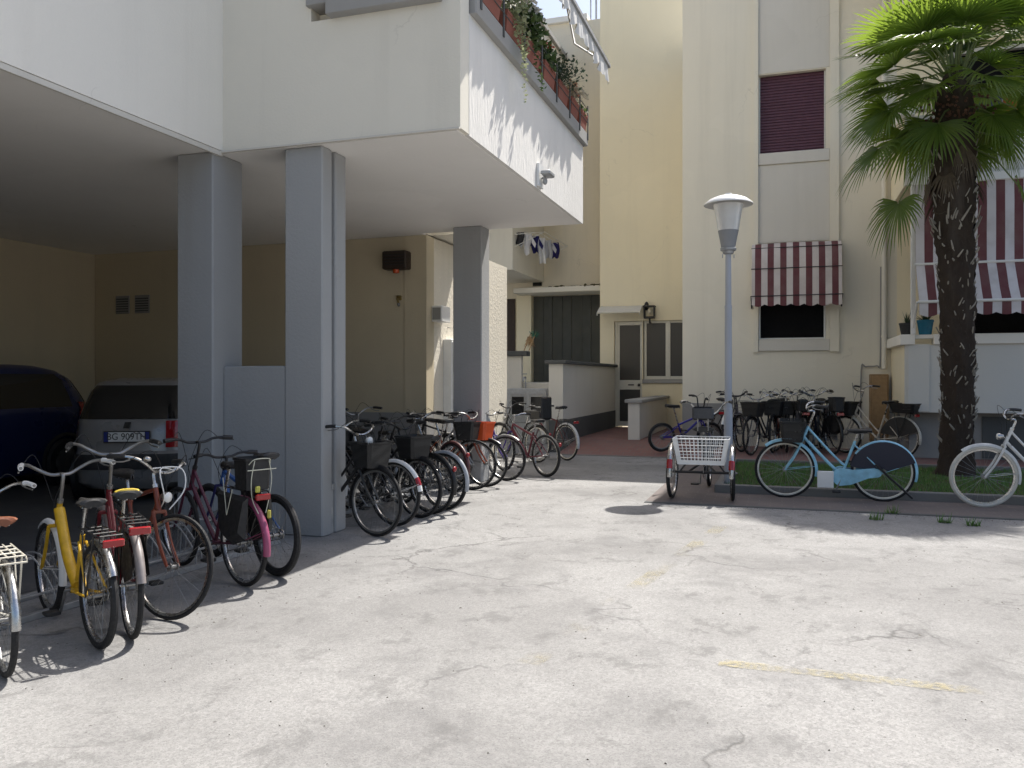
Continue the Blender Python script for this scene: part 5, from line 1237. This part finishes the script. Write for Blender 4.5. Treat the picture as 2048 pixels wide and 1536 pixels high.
# pots on right balcony cap
def pot(label,x,y,z,r,h,colm,pl):
    t=thing('flower_pot',label,'flower pot',(x,y,z),0,'pots on the lower balcony'); m=MB(); m.lathe([(.001,0),(r*.72,0),(r*.95,h*.85),(r,h*.86),(r,h),(r*.9,h),(r*.88,h*.85),(.001,h*.84)],n=20); m.build('pot',colm,t)
    a=MB()
    if pl:
        for k in range(60):
            az=rg.uniform(0,2*PI); el=rg.uniform(.4,1.5); l=rg.uniform(.1,.28); d=Vector((math.cos(az)*math.cos(el),math.sin(az)*math.cos(el),math.sin(el))); q=Vector((0,0,h*.85)); s=d.cross(Vector((.2,.3,1))).normalized()*.012
            a.add([q-s,q+s,q+d*l],[(0,1,2)])
        a.build('plant',FD,t,smooth=False)
pot('dark flower pot with spiky leaves on the left end of the balcony cap',1.98,15.05,2.142,.13,.20,MT['plastic'],True)
pot('turquoise blue flower pot on the balcony cap',2.24,14.98,2.142,.13,.24,paint('blue_pot',(.01,.16,.26),.5),True)
pot('dark rectangular-looking flower pot left of the palm trunk on the balcony',2.62,15.05,2.142,.15,.22,MT['plastic'],False)
# clothes on the upper balcony behind the palm
for (l,x,w,z0,z1,cc) in (('purple-blue cloth draped over the upper balcony cap behind the palm',2.85,.45,5.45,5.90,(.045,.04,.13)),('orange cloth draped over the upper balcony cap behind the palm',3.32,.28,5.60,5.90,(.4,.10,.02))):
    m=MB()
    def QP(i,j):
        f=j/6; return (x+w*i/8, YC-.075-.01*math.sin(i*1.7)*f, z1-(z1-z0)*f+.02*math.sin(i*.9)*f)
    m.grid(QP,9,7); m.grid(lambda i,j:(x+w*i/8, YC-.075+.26*j/3, z1+.002),9,4); tag(m.build('hanging_cloth',paint('cloth',cc,.9,0,.1),angle=70),l,'cloth','cloths on the upper balcony')
# weeds in the gutter
for i,(px_,py_) in enumerate(((1752,1040),(1785,1028),(1948,1052),(1890,1046))):
    x,y=G(px_,py_); m=MB()
    for k in range(46):
        az=rg.uniform(0,2*PI); el=rg.uniform(.3,1.4); l=rg.uniform(.04,.13); d=Vector((math.cos(az)*math.cos(el),math.sin(az)*math.cos(el),math.sin(el))); q=Vector((rg.uniform(-.06,.06),rg.uniform(-.03,.03),0)); s=d.cross(Vector((.2,.3,1))).normalized()*.005
        m.add([q-s,q+s,q+d*l],[(0,1,2)])
    lab=('grass tuft growing from the gutter right below the rear wheel of the light blue bike','smaller grass tuft between the light blue bike and the gutter edge','low weed in the gutter under the front wheel of the white bike','thin weed between the two side-on bikes')[i]
    o=m.build('weed',GR,smooth=False); o.location=(x,y,.002); tag(o,lab,'weed','weeds along the gutter')
# ------------------------------------------------------------------ camera, sun, sky
cam=bpy.data.cameras.new('camera'); cam.sensor_width=36; cam.lens=36*F/2048; cam.shift_y=-(768-HY)/2048; cam.clip_end=800; cam.clip_start=.05
co=bpy.data.objects.new('camera',cam); COL.objects.link(co); co.location=(0,0,H); co.rotation_euler=(PI/2,0,TH); SC.camera=co
sv=Vector(SUN).normalized()
sl=bpy.data.lights.new('sun','SUN'); sl.energy=SUN_E; sl.angle=R_(.53); sl.color=(1,.955,.89)
so=bpy.data.objects.new('sun',sl); COL.objects.link(so); so.rotation_euler=sv.to_track_quat('Z','Y').to_euler(); so.location=(5,10,30)
w=bpy.data.worlds.new('World'); SC.world=w; w.use_nodes=True; nt=w.node_tree
sky=nt.nodes.new('ShaderNodeTexSky'); sky.sky_type='NISHITA'; sky.sun_disc=False; sky.sun_elevation=math.asin(sv.z); sky.sun_rotation=math.atan2(sv.x,sv.y); sky.altitude=20; sky.air_density=1.0; sky.dust_density=3.5; sky.ozone_density=1.0
bg=nt.nodes['Background']; nt.links.new(sky.outputs[0],bg.inputs['Color']); bg.inputs['Strength'].default_value=SKY_E
SC.view_settings.view_transform='Standard'; SC.view_settings.look='None'; SC.view_settings.exposure=EXPO; SC.view_settings.gamma=1
SC.cycles.max_bounces=10; SC.cycles.diffuse_bounces=6; SC.cycles.transparent_max_bounces=16
SC.cycles.sample_clamp_indirect=6
